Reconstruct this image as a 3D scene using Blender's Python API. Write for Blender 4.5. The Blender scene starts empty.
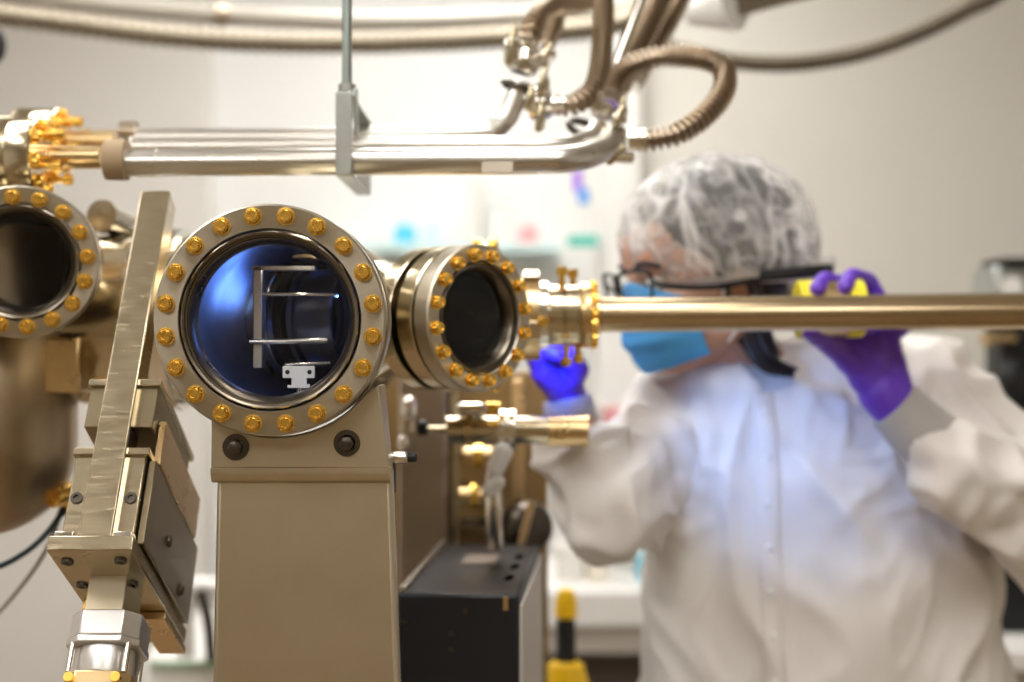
import bpy, math, random
from mathutils import Vector, Matrix, noise, Quaternion
from mathutils.bvhtree import BVHTree
PI = math.pi
random.seed(7)
SC = bpy.context.scene
COL = SC.collection
CAMZ = 1.42
FPX = 1379.0


def P(u, v, d):
    """a point of the room at distance d in front of the camera station"""
    return Vector(((u - 512.0) / FPX * d, d, CAMZ + (341.0 - v) / FPX * d))


def rad(px, d):
    return px * d / FPX


# ------------------------------------------------------------------ materials
def _new(name):
    m = bpy.data.materials.new(name)
    m.use_nodes = True
    nt = m.node_tree
    b = nt.nodes['Principled BSDF']
    return m, nt, b


def metal(name, col, rough=0.25, scale=(60, 60, 60), var=0.08, bump=0.02, aniso=0.0):
    m, nt, b = _new(name)
    b.inputs['Metallic'].default_value = 1.0
    tc = nt.nodes.new('ShaderNodeTexCoord')
    mp = nt.nodes.new('ShaderNodeMapping')
    mp.inputs['Scale'].default_value = scale
    nz = nt.nodes.new('ShaderNodeTexNoise')
    nz.inputs['Scale'].default_value = 1.0
    nz.inputs['Detail'].default_value = 4.0
    nt.links.new(tc.outputs['Object'], mp.inputs['Vector'])
    nt.links.new(mp.outputs['Vector'], nz.inputs['Vector'])
    mr = nt.nodes.new('ShaderNodeMapRange')
    mr.inputs['To Min'].default_value = max(0.02, rough - var)
    mr.inputs['To Max'].default_value = rough + var
    nt.links.new(nz.outputs['Fac'], mr.inputs['Value'])
    nt.links.new(mr.outputs['Result'], b.inputs['Roughness'])
    cr = nt.nodes.new('ShaderNodeMix')
    cr.data_type = 'RGBA'
    cr.inputs[6].default_value = (col[0] * .9, col[1] * .88, col[2] * .85, 1)
    cr.inputs[7].default_value = (min(1, col[0] * 1.07), min(1, col[1] * 1.07), min(1, col[2] * 1.07), 1)
    nt.links.new(nz.outputs['Fac'], cr.inputs[0])
    nt.links.new(cr.outputs[2], b.inputs['Base Color'])
    if bump:
        bp = nt.nodes.new('ShaderNodeBump')
        bp.inputs['Strength'].default_value = bump
        bp.inputs['Distance'].default_value = 0.001
        nt.links.new(nz.outputs['Fac'], bp.inputs['Height'])
        nt.links.new(bp.outputs['Normal'], b.inputs['Normal'])
    if aniso:
        b.inputs['Anisotropic'].default_value = aniso
        tg = nt.nodes.new('ShaderNodeTangent')
        tg.direction_type = 'RADIAL'
        tg.axis = 'Z'
        nt.links.new(tg.outputs['Tangent'], b.inputs['Tangent'])
    return m


def matte(name, col, rough=0.6, scale=40, var=0.05, bump=0.0, spec=0.4, metallic=0.0, trans=0.0):
    m, nt, b = _new(name)
    b.inputs['Roughness'].default_value = rough
    b.inputs['Specular IOR Level'].default_value = spec
    b.inputs['Metallic'].default_value = metallic
    tc = nt.nodes.new('ShaderNodeTexCoord')
    nz = nt.nodes.new('ShaderNodeTexNoise')
    nz.inputs['Scale'].default_value = scale
    nz.inputs['Detail'].default_value = 3.0
    nt.links.new(tc.outputs['Object'], nz.inputs['Vector'])
    cr = nt.nodes.new('ShaderNodeMix')
    cr.data_type = 'RGBA'
    cr.inputs[6].default_value = (*[max(0, c * (1 - var)) for c in col], 1)
    cr.inputs[7].default_value = (*[min(1, c * (1 + var)) for c in col], 1)
    nt.links.new(nz.outputs['Fac'], cr.inputs[0])
    nt.links.new(cr.outputs[2], b.inputs['Base Color'])
    if bump:
        bp = nt.nodes.new('ShaderNodeBump')
        bp.inputs['Strength'].default_value = bump
        bp.inputs['Distance'].default_value = 0.002
        nt.links.new(nz.outputs['Fac'], bp.inputs['Height'])
        nt.links.new(bp.outputs['Normal'], b.inputs['Normal'])
    return m


def glass_pane(name, tint=(1, 1, 1), refl=0.12, rough=0.02):
    """thin window glass: clear with a mirror coat that grows towards grazing angles"""
    m = bpy.data.materials.new(name)
    m.use_nodes = True
    nt = m.node_tree
    nt.nodes.clear()
    out = nt.nodes.new('ShaderNodeOutputMaterial')
    mix = nt.nodes.new('ShaderNodeMixShader')
    tr = nt.nodes.new('ShaderNodeBsdfTransparent')
    tr.inputs['Color'].default_value = (*tint, 1)
    gl = nt.nodes.new('ShaderNodeBsdfGlossy')
    gl.inputs['Roughness'].default_value = rough
    lw = nt.nodes.new('ShaderNodeLayerWeight')
    lw.inputs['Blend'].default_value = 0.5
    pw = nt.nodes.new('ShaderNodeMath')
    pw.operation = 'POWER'
    pw.inputs[1].default_value = 4.0
    nt.links.new(lw.outputs['Facing'], pw.inputs[0])
    mr = nt.nodes.new('ShaderNodeMapRange')
    mr.inputs['To Min'].default_value = refl
    mr.inputs['To Max'].default_value = 0.8
    nt.links.new(pw.outputs[0], mr.inputs['Value'])
    nt.links.new(mr.outputs['Result'], mix.inputs['Fac'])
    nt.links.new(tr.outputs[0], mix.inputs[1])
    nt.links.new(gl.outputs[0], mix.inputs[2])
    nt.links.new(mix.outputs[0], out.inputs['Surface'])
    return m


def emit(name, col, s):
    m, nt, b = _new(name)
    b.inputs['Base Color'].default_value = (.8, .8, .8, 1)
    b.inputs['Emission Color'].default_value = (*col, 1)
    b.inputs['Emission Strength'].default_value = s
    return m


def net_mat(name):
    """gauzy non-woven cap: half clear, denser along the gathered folds"""
    m = bpy.data.materials.new(name)
    m.use_nodes = True
    nt = m.node_tree
    nt.nodes.clear()
    out = nt.nodes.new('ShaderNodeOutputMaterial')
    mix = nt.nodes.new('ShaderNodeMixShader')
    tr = nt.nodes.new('ShaderNodeBsdfTransparent')
    df = nt.nodes.new('ShaderNodeBsdfPrincipled')
    df.inputs['Base Color'].default_value = (.88, .87, .87, 1)
    df.inputs['Roughness'].default_value = .5
    at = nt.nodes.new('ShaderNodeAttribute')
    at.attribute_name = 'gauze'
    nt.links.new(at.outputs['Fac'], mix.inputs['Fac'])
    nt.links.new(tr.outputs[0], mix.inputs[1])
    nt.links.new(df.outputs[0], mix.inputs[2])
    nt.links.new(mix.outputs[0], out.inputs['Surface'])
    return m


STEEL = metal('warm_steel', (.56, .485, .34), .2)
STEELB = metal('bright_steel', (.80, .77, .71), .16)
PIPE = metal('pipe_steel', (.66, .64, .60), .3, scale=(4, 90, 90))
FACE = metal('brushed_flange_face', (.50, .455, .375), .36, scale=(160, 160, 20), var=.06, bump=.03, aniso=.75)
SEAL = metal('seal_steel', (.19, .165, .13), .3)
GOLD = metal('gold_plated', (.95, .60, .13), .27)
BRASSY = metal('golden_steel', (.70, .52, .28), .28, var=.03, bump=0)
TUBEG = metal('champagne_tube', (.56, .44, .28), .25, scale=(6, 140, 140), var=.06)
ANOD = metal('champagne_anodised', (.54, .47, .34), .45, scale=(30, 30, 30), var=.06, bump=.01)
STAGE = metal('stage_alloy', (.52, .45, .325), .24, scale=(40, 40, 300), var=.1)
STAGED = metal('stage_alloy_plate', (.30, .25, .16), .3, scale=(25, 25, 25), var=.04, bump=0)
ALU = metal('motor_aluminium', (.72, .70, .69), .38)
GALV = metal('galvanised', (.50, .53, .52), .38, scale=(90, 90, 90), var=.1)
BELL = metal('bellows_bronze', (.44, .36, .27), .34)
BELLP = metal('bellows_pale', (.33, .29, .225), .5)
BELLD = metal('bellows_dark', (.20, .175, .135), .45)
DARKM = metal('dark_metal', (.11, .095, .08), .35)
BLACK = matte('black_paint', (.012, .012, .014), .4, spec=.3)
BLACKR = matte('black_rubber', (.012, .012, .013), .6)
GREYP = matte('grey_powder_coat', (.50, .46, .41), .45, spec=.4)
WHITEP = matte('white_plastic', (.82, .81, .78), .4)
YELLOW = matte('yellow_plastic', (1.0, .60, .01), .35)
YELTAPE = matte('yellow_tape', (.92, .80, .05), .4)
CYAN = matte('cyan_plastic', (.10, .58, .80), .4)
GREEN = matte('green_plastic', (.02, .50, .40), .4)
TEALW = matte('pale_teal', (.62, .80, .80), .4)
PINK = matte('pink_plastic', (.85, .38, .40), .5)
WALLM = matte('wall_paint', (.76, .735, .69), .75, scale=6, var=.015)
WALLW = matte('wall_white', (.84, .84, .825), .7, scale=6, var=.01)
WALLR = matte('wall_beige', (.78, .755, .69), .75, scale=6, var=.015)
CEILM = matte('ceiling_paint', (.84, .83, .80), .8)
FLOORM = matte('floor_vinyl', (.24, .17, .10), .45, scale=20, var=.1)
TAN = matte('tan_panel', (.36, .24, .10), .38, scale=12, var=.12, spec=.6, metallic=.45)
COATM = matte('coat_nonwoven', (.83, .79, .755), .7, scale=220, var=.03, bump=.08, spec=.25)
KNIT = matte('grey_knit', (.52, .50, .48), .85, scale=400, var=.12, bump=.3, spec=.1)
GLOVE = matte('purple_nitrile', (.16, .055, .60), .42, scale=60, var=.08, spec=.5)
SKIN = matte('skin', (.62, .36, .25), .5, scale=30, var=.06, spec=.35)
HAIR = matte('dark_hair', (.018, .013, .013), .45, scale=150, var=.4, spec=.5)
MASKM = matte('mask_blue', (.11, .47, 1.0), .65, scale=200, var=.04, spec=.2)
MASKW = matte('mask_loop', (.85, .85, .85), .6)
TROU = matte('trousers', (.06, .07, .1), .8)
LENS = glass_pane('lens', (.93, .95, .95), .06)
GLASS = glass_pane('viewport_glass', (.93, .95, 1.0), .03, .01)
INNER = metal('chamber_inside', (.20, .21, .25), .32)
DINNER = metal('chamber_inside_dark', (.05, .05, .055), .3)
NET = net_mat('gauze')
LAMP = emit('lamp_diffuser', (1, .975, .94), 9.5)


# ------------------------------------------------------------------ mesh builder
class MB:
    def __init__(self):
        self.v, self.f = [], []

    def add(self, vs, fs, M=None):
        b = len(self.v)
        self.v += [(M @ Vector(p)) if M is not None else Vector(p) for p in vs]
        self.f += [tuple(b + i for i in f) for f in fs]
        return self

    def box(self, lo, hi, M=None, taper=None):
        x0, y0, z0 = lo
        x1, y1, z1 = hi
        vs = [(x0, y0, z0), (x1, y0, z0), (x1, y1, z0), (x0, y1, z0), (x0, y0, z1), (x1, y0, z1), (x1, y1, z1), (x0, y1, z1)]
        return self.hexa(vs, M)

    def hexa(self, vs, M=None):
        return self.add(vs, [(0, 3, 2, 1), (4, 5, 6, 7), (0, 1, 5, 4), (1, 2, 6, 5), (2, 3, 7, 6), (3, 0, 4, 7)], M)

    def lathe(self, prof, n=48, M=None, close=False):
        """profile of (r, z) turned about local Z"""
        vs, fs, rows = [], [], []
        for r, z in prof:
            if r < 1e-7:
                rows.append([len(vs)])
                vs.append((0, 0, z))
            else:
                rows.append(list(range(len(vs), len(vs) + n)))
                vs += [(r * math.cos(2 * PI * k / n), r * math.sin(2 * PI * k / n), z) for k in range(n)]
        pairs = list(zip(rows, rows[1:]))
        if close:
            pairs.append((rows[-1], rows[0]))
        for a, b in pairs:
            for k in range(n):
                k2 = (k + 1) % n
                if len(a) == 1 and len(b) == 1:
                    continue
                if len(a) == 1:
                    fs.append((a[0], b[k2], b[k]))
                elif len(b) == 1:
                    fs.append((a[k], a[k2], b[0]))
                else:
                    fs.append((a[k], a[k2], b[k2], b[k]))
        return self.add(vs, fs, M)

    def cyl(self, p0, p1, r0, r1=None, n=32):
        r1 = r0 if r1 is None else r1
        p0, p1 = Vector(p0), Vector(p1)
        M = align(p1 - p0, p0)
        L = (p1 - p0).length
        return self.lathe([(0, 0), (r0, 0), (r1, L), (0, L)], n, M)

    def prism(self, poly, z0, z1, M=None):
        n = len(poly)
        vs = [(x, y, z0) for x, y in poly] + [(x, y, z1) for x, y in poly]
        fs = [tuple(range(n - 1, -1, -1)), tuple(range(n, 2 * n))]
        fs += [(k, (k + 1) % n, n + (k + 1) % n, n + k) for k in range(n)]
        return self.add(vs, fs, M)

    def sweep(self, pts, r, n=16, caps=True):
        pts = [Vector(p) for p in pts]
        m = len(pts)
        rs = list(r) if hasattr(r, '__len__') else [r] * m
        t0 = (pts[1] - pts[0]).normalized()
        up = Vector((0, 0, 1)) if abs(t0.z) < .9 else Vector((1, 0, 0))
        nrm = (up - t0 * up.dot(t0)).normalized()
        vs, fs = [], []
        tp = t0
        for i, p in enumerate(pts):
            t = (pts[min(i + 1, m - 1)] - pts[max(i - 1, 0)]).normalized()
            q = tp.rotation_difference(t)
            nrm = (q @ nrm).normalized()
            nrm = (nrm - t * nrm.dot(t)).normalized()
            bn = t.cross(nrm)
            tp = t
            for k in range(n):
                a = 2 * PI * k / n
                vs.append(p + (nrm * math.cos(a) + bn * math.sin(a)) * rs[i])
        for i in range(m - 1):
            for k in range(n):
                k2 = (k + 1) % n
                fs.append((i * n + k, i * n + k2, (i + 1) * n + k2, (i + 1) * n + k))
        if caps:
            fs.append(tuple(range(n - 1, -1, -1)))
            fs.append(tuple((m - 1) * n + k for k in range(n)))
        return self.add(vs, fs)

    def capsule(self, p0, r0, p1, r1, n=20, h=6):
        p0, p1 = Vector(p0), Vector(p1)
        L = (p1 - p0).length
        M = align(p1 - p0, p0)
        pr = [(r0 * math.sin(PI / 2 * k / h), -r0 * math.cos(PI / 2 * k / h)) for k in range(h + 1)]
        pr += [(r1 * math.cos(PI / 2 * k / h), L + r1 * math.sin(PI / 2 * k / h)) for k in range(h + 1)]
        pr[0] = (0, -r0)
        pr[-1] = (0, L + r1)
        return self.lathe(pr, n, M)

    def ellipsoid(self, c, s, M=None, n=28, h=16):
        T = Matrix.Translation(Vector(c)) @ Matrix.Diagonal((*s, 1))
        if M is not None:
            T = M @ T
        pr = [(math.sin(PI * k / h), -math.cos(PI * k / h)) for k in range(h + 1)]
        pr[0], pr[-1] = (0, -1), (0, 1)
        return self.lathe(pr, n, T)

    def torus(self, R, r, M=None, n=48, m=10):
        return self.lathe([(R + r * math.cos(2 * PI * k / m), r * math.sin(2 * PI * k / m)) for k in range(m)], n, M, close=True)


def align(d, loc=(0, 0, 0)):
    """matrix taking local +Z to direction d"""
    d = Vector(d).normalized()
    q = Vector((0, 0, 1)).rotation_difference(d)
    return Matrix.Translation(Vector(loc)) @ q.to_matrix().to_4x4()


def spline(pts, step=.01):
    """Catmull-Rom through pts, resampled evenly"""
    pts = [Vector(p) for p in pts]
    q = [pts[0] * 2 - pts[1]] + pts + [pts[-1] * 2 - pts[-2]]
    fine = []
    for i in range(1, len(q) - 2):
        a, b, c, d = q[i - 1:i + 3]
        for k in range(24):
            t = k / 24
            fine.append(.5 * ((2 * b) + (c - a) * t + (2 * a - 5 * b + 4 * c - d) * t * t + (3 * b - a - 3 * c + d) * t ** 3))
    fine.append(pts[-1])
    out, acc = [fine[0]], 0
    for a, b in zip(fine, fine[1:]):
        L = (b - a).length
        while acc + L >= step:
            a = a + (b - a) * ((step - acc) / L)
            L = (b - a).length
            acc = 0
            out.append(a.copy())
        acc += L
    out.append(fine[-1])
    return out


# ------------------------------------------------------------------ objects
W = {}


def mesh_of(name, mb, mat, sharp=35, inv=None):
    me = bpy.data.meshes.new(name)
    vs = [(inv @ p) if inv is not None else p for p in mb.v]
    me.from_pydata(vs, [], mb.f)
    me.update()
    me.polygons.foreach_set('use_smooth', [True] * len(me.polygons))
    me.set_sharp_from_angle(angle=math.radians(sharp))
    me.materials.append(mat)
    return me


def tag(o, label, cat, group=None, kind=None):
    if label:
        o['label'] = label
    if cat:
        o['category'] = cat
    if group:
        o['group'] = group
    if kind:
        o['kind'] = kind
    return o


def thing(name, label, cat, M, group=None):
    if not isinstance(M, Matrix):
        M = Matrix.Translation(Vector(M))
    o = bpy.data.objects.new(name, None)
    COL.objects.link(o)
    o.empty_display_size = .03
    o.matrix_world = M
    W[o.name] = M.copy()
    return tag(o, label, cat, group)


def part(name, mb, mat, parent, local=False, bevel=0, sharp=35, label=None):
    """mb is in world coordinates, or in the thing's own frame when local"""
    M = W[parent.name]
    me = mesh_of(name, mb, mat, sharp, None if local else M.inverted())
    o = bpy.data.objects.new(name, me)
    COL.objects.link(o)
    o.parent = parent
    W[o.name] = M
    if bevel:
        bv = o.modifiers.new('bevel', 'BEVEL')
        bv.width = bevel
        bv.segments = 2
        bv.limit_method = 'ANGLE'
        bv.harden_normals = False
    if label:
        o['label'] = label
    return o


def copies(src, mats):
    """src stands at mats[0]; further copies of it under the same parent"""
    src.matrix_basis = mats[0]
    out = [src]
    for m in mats[1:]:
        c = src.copy()
        COL.objects.link(c)
        c.parent = src.parent
        c.matrix_basis = m
        W[c.name] = W[src.name]
        out.append(c)
    return out


def single(name, mb, mat, label, cat, group=None, bevel=0, sharp=35, kind=None):
    lo = Vector([min(p[i] for p in mb.v) for i in range(3)])
    hi = Vector([max(p[i] for p in mb.v) for i in range(3)])
    base = Vector(((lo.x + hi.x) / 2, (lo.y + hi.y) / 2, lo.z))
    me = mesh_of(name, mb, mat, sharp, Matrix.Translation(-base))
    o = bpy.data.objects.new(name, me)
    COL.objects.link(o)
    o.location = base
    if bevel:
        bv = o.modifiers.new('bevel', 'BEVEL')
        bv.width = bevel
        bv.segments = 2
        bv.limit_method = 'ANGLE'
    return tag(o, label, cat, group, kind)


def struct(name, mb, mat):
    return single(name, mb, mat, None, None, kind='structure')


def bake(mb, voxel, smooth=4):
    """one continuous skin over overlapping closed shapes"""
    me = bpy.data.meshes.new('tmp')
    me.from_pydata(mb.v, [], mb.f)
    me.update()
    o = bpy.data.objects.new('tmp', me)
    COL.objects.link(o)
    rm = o.modifiers.new('r', 'REMESH')
    rm.mode = 'VOXEL'
    rm.voxel_size = voxel
    sm = o.modifiers.new('s', 'SMOOTH')
    sm.factor = .5
    sm.iterations = smooth
    dg = bpy.context.evaluated_depsgraph_get()
    dg.update()
    ev = o.evaluated_get(dg).to_mesh()
    out = MB()
    out.v = [v.co.copy() for v in ev.vertices]
    out.f = [tuple(p.vertices) for p in ev.polygons]
    out.n = [v.normal.copy() for v in ev.vertices]
    o.evaluated_get(dg).to_mesh_clear()
    bpy.data.objects.remove(o)
    bpy.data.meshes.remove(me)
    return out


def ridged(p):
    return 1 - 2 * abs(noise.noise(p))


# bolts -------------------------------------------------------------
def bolt_mb(s=1.0, shank=0.0):
    mb = MB()
    mb.lathe([(0, 0), (.0080 * s, 0), (.0080 * s, .0014 * s), (.0064 * s, .0016 * s)], 20)
    star = []
    for k in range(24):
        r = (.0064 if k % 2 == 0 else .0056) * s
        star.append((r * math.cos(2 * PI * k / 24), r * math.sin(2 * PI * k / 24)))
    mb.prism(star, .001 * s, .0072 * s)
    mb.lathe([(.0056 * s, .0072 * s), (.005 * s, .0084 * s), (.0030 * s, .0084 * s), (.0026 * s, .0062 * s), (0, .0062 * s)], 12)
    return mb


def hexbolt_mb(r, h):
    mb = MB()
    mb.lathe([(0, 0), (r * 1.75, 0), (r * 1.75, h * .18), (r * 1.1, h * .2)], 28)
    mb.prism([(r * math.cos(PI / 3 * k), r * math.sin(PI / 3 * k)) for k in range(6)], h * .15, h)
    mb.lathe([(r * .82, h), (r * .7, h * 1.06), (0, h * 1.08)], 16)
    return mb


def ring_mats(n, R, z, off=0.0):
    return [Matrix.Rotation(off + 2 * PI * k / n, 4, 'Z') @ Matrix.Translation((R, 0, z)) @ Matrix.Rotation(.3 * k, 4, 'Z') for k in range(n)]


# =================================================================== ROOM
struct('floor', MB().box((-4, -2.6, -.05), (4, 6.2, 0)), FLOORM)
struct('ceiling', MB().box((-4, -2.6, 2.95), (4, 6.2, 3.0)), CEILM)
struct('wall_back', MB().box((-4, 4.7, 0), (4, 4.8, 2.95)), WALLW)
struct('wall_left', MB().box((-4.1, -2.6, 0), (-3.2, 6.2, 2.95)), WALLM)
struct('wall_right', MB().box((3.2, -2.6, 0), (4.1, 6.2, 2.95)), WALLR)
struct('wall_front', MB().box((-4, -2.7, 0), (4, -2.6, 2.95)), matte('wall_brown', (.30, .24, .15), .7))
struct('wall_partition_left', MB().box((-3.2, 4.58, 0), (P(206, 0, 4.58).x, 4.7, 2.95)), WALLM)
struct('wall_partition_right', MB().box((P(640, 0, 3.9).x, 3.9, 0), (3.2, 4.7, 2.95)), WALLR)
struct('trim_1', MB().box((P(598, 0, 3.85).x, 3.84, 0), (P(640, 0, 3.85).x, 3.98, 2.95)), WHITEP)

# ceiling lamps (the room's own light)
k = 0
lamp0 = None
for lx, ly in ((-1.75, .4), (.05, .4), (-1.35, 1.75), (.05, 2.6), (-.25, 3.45), (-1.1, -1.4), (.9, -1.4)):
    if True:
        if lamp0 is None:
            lamp0 = thing('ceiling_light', 'long white recessed ceiling light panel', 'light', (lx, ly, 2.95), 'ceiling lights')
            fr = MB()
            for a, b in (((-.32, -.62), (.32, -.6)), ((-.32, .6), (.32, .62)), ((-.32, -.6), (-.3, .6)), ((.3, -.6), (.32, .6))):
                fr.box((*a, -.03), (*b, 0))
            part('frame', fr, WHITEP, lamp0, True)
            part('diffuser', MB().box((-.3, -.6, -.02), (.3, .6, -.008)), LAMP, lamp0, True)
        else:
            r = lamp0.copy()
            COL.objects.link(r)
            r.location = (lx, ly, 2.95)
            for ch in list(lamp0.children):
                c = ch.copy()
                COL.objects.link(c)
                c.parent = r

# =================================================================== MAIN CHAMBER
CX, CY, CZ = -.2105, 1.586, 1.4385
CC = Vector((CX, CY, CZ))
VP = P(269.5, 320, 1.2)                    # big viewport, face centre
chamber = thing('vacuum_chamber', 'warm steel round vacuum chamber behind the large bolted window', 'vacuum chamber', CC)
FRONT = align((0, -1, 0), CC)              # local +Z towards the camera side
# one shell: port tube, swelling into the round body, open at the front only
R = .095
a0 = math.asin(.0765 / R)
prof = [(.0765, .362), (.0765, .30), (.0765, R * math.cos(a0))]
prof += [(R * math.sin(t), R * math.cos(t)) for t in [a0 + (PI - a0) * q / 18 for q in range(1, 19)]]
prof[-1] = (0, -R)
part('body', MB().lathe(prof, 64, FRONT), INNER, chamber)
prof2 = [(r + .003 if r > 0 else 0, z - (.003 if z < -.09 else 0)) for r, z in prof]
part('shell', MB().lathe(prof2, 64, FRONT), STEEL, chamber)
# fixed flange of the front port
part('port_flange', MB().lathe([(.0795, .335), (.1012, .335), (.1014, .337), (.1014, .3555), (.1008, .3565), (.0795, .3565)], 96, FRONT, True), FACE, chamber)
# port towards the small right-hand viewport
SV = P(481, 318, 1.416)
dS = Vector((SV.x - CX, SV.y - CY, 0)).normalized()
dS = Vector((math.sin(math.radians(47)), -math.cos(math.radians(47)), 0))
SB = SV - dS * .245
MS = align(dS, SB)
part('port_tube', MB().lathe([(.066, .06), (.064, .10), (.053, .125), (.0525, .215)], 48, MS), STEEL, chamber)
part('port_flange', MB().lathe([(.05, .166), (.0745, .166), (.076, .168), (.076, .187), (.0748, .1885), (.05, .1885)], 64, MS, True), STEEL, chamber)
# port to the right, towards the transfer arm
TA = P(590, 315, 1.586)
TB = P(1110, 311, 1.575)
dT = (TB - TA).normalized()
c0 = TA - dT * .32
MT = align(dT, c0)
LT = .32
part('port_tube', MB().lathe([(.062, .07), (.062, .12), (.058, .19), (.045, .225), (.045, .262)], 48, MT), BRASSY, chamber)
# port to the left: wide steel tube with two joint rings
XL = -.488
ML = align((-1, 0, 0), (CX, CY + .0, CZ + .006))
Lm = CX - XL
part('port_tube', MB().lathe([(.097, .05), (.097, Lm)], 64, ML), STEEL, chamber)
for z0, w, rr in ((.055, .05, .1), (.165, .022, .105), (.19, .022, .105)):
    part('joint_ring', MB().lathe([(.08, z0), (rr - .001, z0), (rr, z0 + .001), (rr, z0 + w - .001), (rr - .001, z0 + w), (.08, z0 + w)], 64, ML, True), STEELB if w < .03 else BRASSY, chamber)
# thin joint flange on the right-hand port with its ring of gold studs
part('joint_flange', MB().lathe([(.044, .196), (.0835, .196), (.0845, .197), (.0845, .203), (.0835, .204), (.044, .204)], 64, MT, True), STEEL, chamber)
inv = W[chamber.name].inverted()
studs = part('stud', MB().lathe([(0, -.014), (.0075, -.014), (.0085, -.012), (.0085, -.0045), (.005, -.004), (.005, .004), (.0085, .0045), (.0085, .013), (.0075, .015), (0, .015)], 12), GOLD, chamber, True)
copies(studs, [inv @ MT @ Matrix.Rotation(-.45 + 2 * PI * q / 12, 4, 'Z') @ Matrix.Translation((.0800, 0, .200)) for q in range(12)])

# =================================================================== VIEWPORTS
def viewport(label, M, Ro, Rb, nb, thick, ri, off, bs, extra=0.0, face=FACE):
    t = thing('viewport', label, 'viewport window', M)
    g = ri + .0115
    part('flange', MB().lathe([(g - .001, -thick), (Ro - .0015, -thick), (Ro, -thick + .0015), (Ro, -.0018), (Ro - .0018, 0), (g + .001, 0), (g, -.0012), (g - .0006, -.006)], 128, None, True), face, t, True, sharp=28)
    part('seal_ring', MB().lathe([(g - .0012, -.009), (g - .0014, -.0006), (g - .0024, .0), (g - .0042, -.001), (g - .0048, -.004), (g - .0060, -.0042), (g - .0072, -.003), (g - .0085, -.0046), (ri + .001, -.010), (ri, -.0135), (ri - .0005, -thick), (g - .003, -thick)], 128, None, True), SEAL, t, True, sharp=28)
    part('window_pane', MB().lathe([(ri + .0006, -.0125), (0, -.0125)], 96), GLASS, t, True)
    b = part('bolt', bolt_mb(bs), GOLD, t, True)
    copies(b, ring_mats(nb, Rb, 0, off))
    if extra:
        part('back_flange', MB().lathe([(g, -thick - .003 - extra), (Ro - .0015, -thick - .003 - extra), (Ro, -thick - .0015 - extra), (Ro, -thick - .0045), (Ro - .0015, -thick - .003), (g, -thick - .003)], 96, None, True), STEEL, t, True)
    return t


MV = align((0, -1, 0), VP)
vbig = viewport('large round window flange ringed by twenty gold bolts, above the champagne support column', MV, .1014, .0912, 20, .0225, .0675, PI / 20, 1.0)
vsm = viewport('smaller angled round window flange with sixteen gold bolts, beside the long metal tube', align(dS, SV), .076, .0652, 16, .021, .047, PI / 16, .95, .022)
# blank dark bore behind the small window
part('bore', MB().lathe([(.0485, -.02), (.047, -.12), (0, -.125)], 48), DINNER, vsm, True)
LV = P(20, 262, 1.379)
dL = Vector((.2, -1, -.04)).normalized()
vlf = viewport('blurred round window flange cut off by the left edge of the photo', align(dL, LV), .0765, .0652, 16, .021, .047, PI / 16 + .1, 1.0, .02)
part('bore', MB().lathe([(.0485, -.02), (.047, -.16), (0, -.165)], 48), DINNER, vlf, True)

# ---------------- inside the big chamber
hold = thing('sample_holder', 'steel sample holder with rods inside the large round window', 'sample holder', P(300, 385, 1.42))
dI = 1.295
part('upright_plate', MB().box((P(253, 0, dI).x, dI, P(0, 368, dI).z), (P(262, 0, dI).x, dI + .02, P(0, 266, dI).z)), ALU, hold, bevel=.0008)
part('top_plate', MB().box((P(251, 0, dI).x, dI, P(0, 270, dI).z), (P(316, 0, dI + .01).x, dI + .02, P(0, 266, dI).z)), ALU, hold)
part('rod', MB().cyl(P(250, 342, dI - .004), P(327, 340.5, dI - .004), .0026), STEELB, hold)
part('rod', MB().cyl(P(262, 294, dI + .005), P(338, 295, dI + .012), .0017), STEELB, hold)
part('rod', MB().cyl(P(285, 365, dI + .004), P(330, 363, dI + .01), .0016), STEELB, hold)
Mi = align((.92, -.39, 0), P(324, 318, 1.37))
part('guide_ring', MB().lathe([(.040, -.042), (.056, -.042), (.057, -.041), (.057, -.033), (.056, -.032), (.040, -.032)], 64, Mi, True), STEELB, hold)
part('seal_ring', MB().lathe([(.044, -.026), (.054, -.026), (.054, -.016), (.044, -.016)], 64, Mi, True), BLACKR, hold)
part('guide_ring', MB().lathe([(.045, -.011), (.053, -.011), (.053, -.006), (.045, -.006)], 64, Mi, True), INNER, hold)
part('liner_tube', MB().lathe([(.046, -.004), (.049, -.004), (.049, .035), (.046, .035)], 64, Mi, True), INNER, hold)
gs = MB()
gp = [(CX + .069 * math.cos(math.radians(a)), CZ + .069 * math.sin(math.radians(a))) for a in range(40, 101, 5)]
gq = [(CX + .067 * math.cos(math.radians(a)), CZ + .067 * math.sin(math.radians(a))) for a in range(100, 39, -5)]
gs.prism(gp + gq, -1.50, -1.40, Matrix.Rotation(PI / 2, 4, 'X'))
part('gold_shield', gs, BRASSY, hold, label='curved golden shield')
clip = MB()
zc = P(0, 380, 1.25).z
xc = P(299, 0, 1.25).x
s = 1.25 / FPX
clip.prism([(-16, 14), (16, 14), (16, 2), (8, 2), (8, -4), (11, -4), (11, -8), (-11, -8), (-11, -5), (-7, -5), (-7, 2), (-16, 2)], 0, .003, Matrix.Translation((xc, 1.25, zc)) @ Matrix.Rotation(PI / 2, 4, 'X') @ Matrix.Diagonal((s, s, 1, 1)))
part('clip_bracket', clip, WHITEP, hold, bevel=.0005, label='white clip bracket')
holes = MB()
for q in (-11, 11):
    holes.cyl((xc + q * s, 1.2475, zc + 8 * s), (xc + q * s, 1.2465, zc + 8 * s), 2.3 * s, n=14)
part('screw', holes, BLACK, hold)
part('clip_post', MB().cyl((xc, 1.252, zc - 6 * s), (xc, 1.252, CZ - .0755), .003), STEELB, hold)

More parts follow.
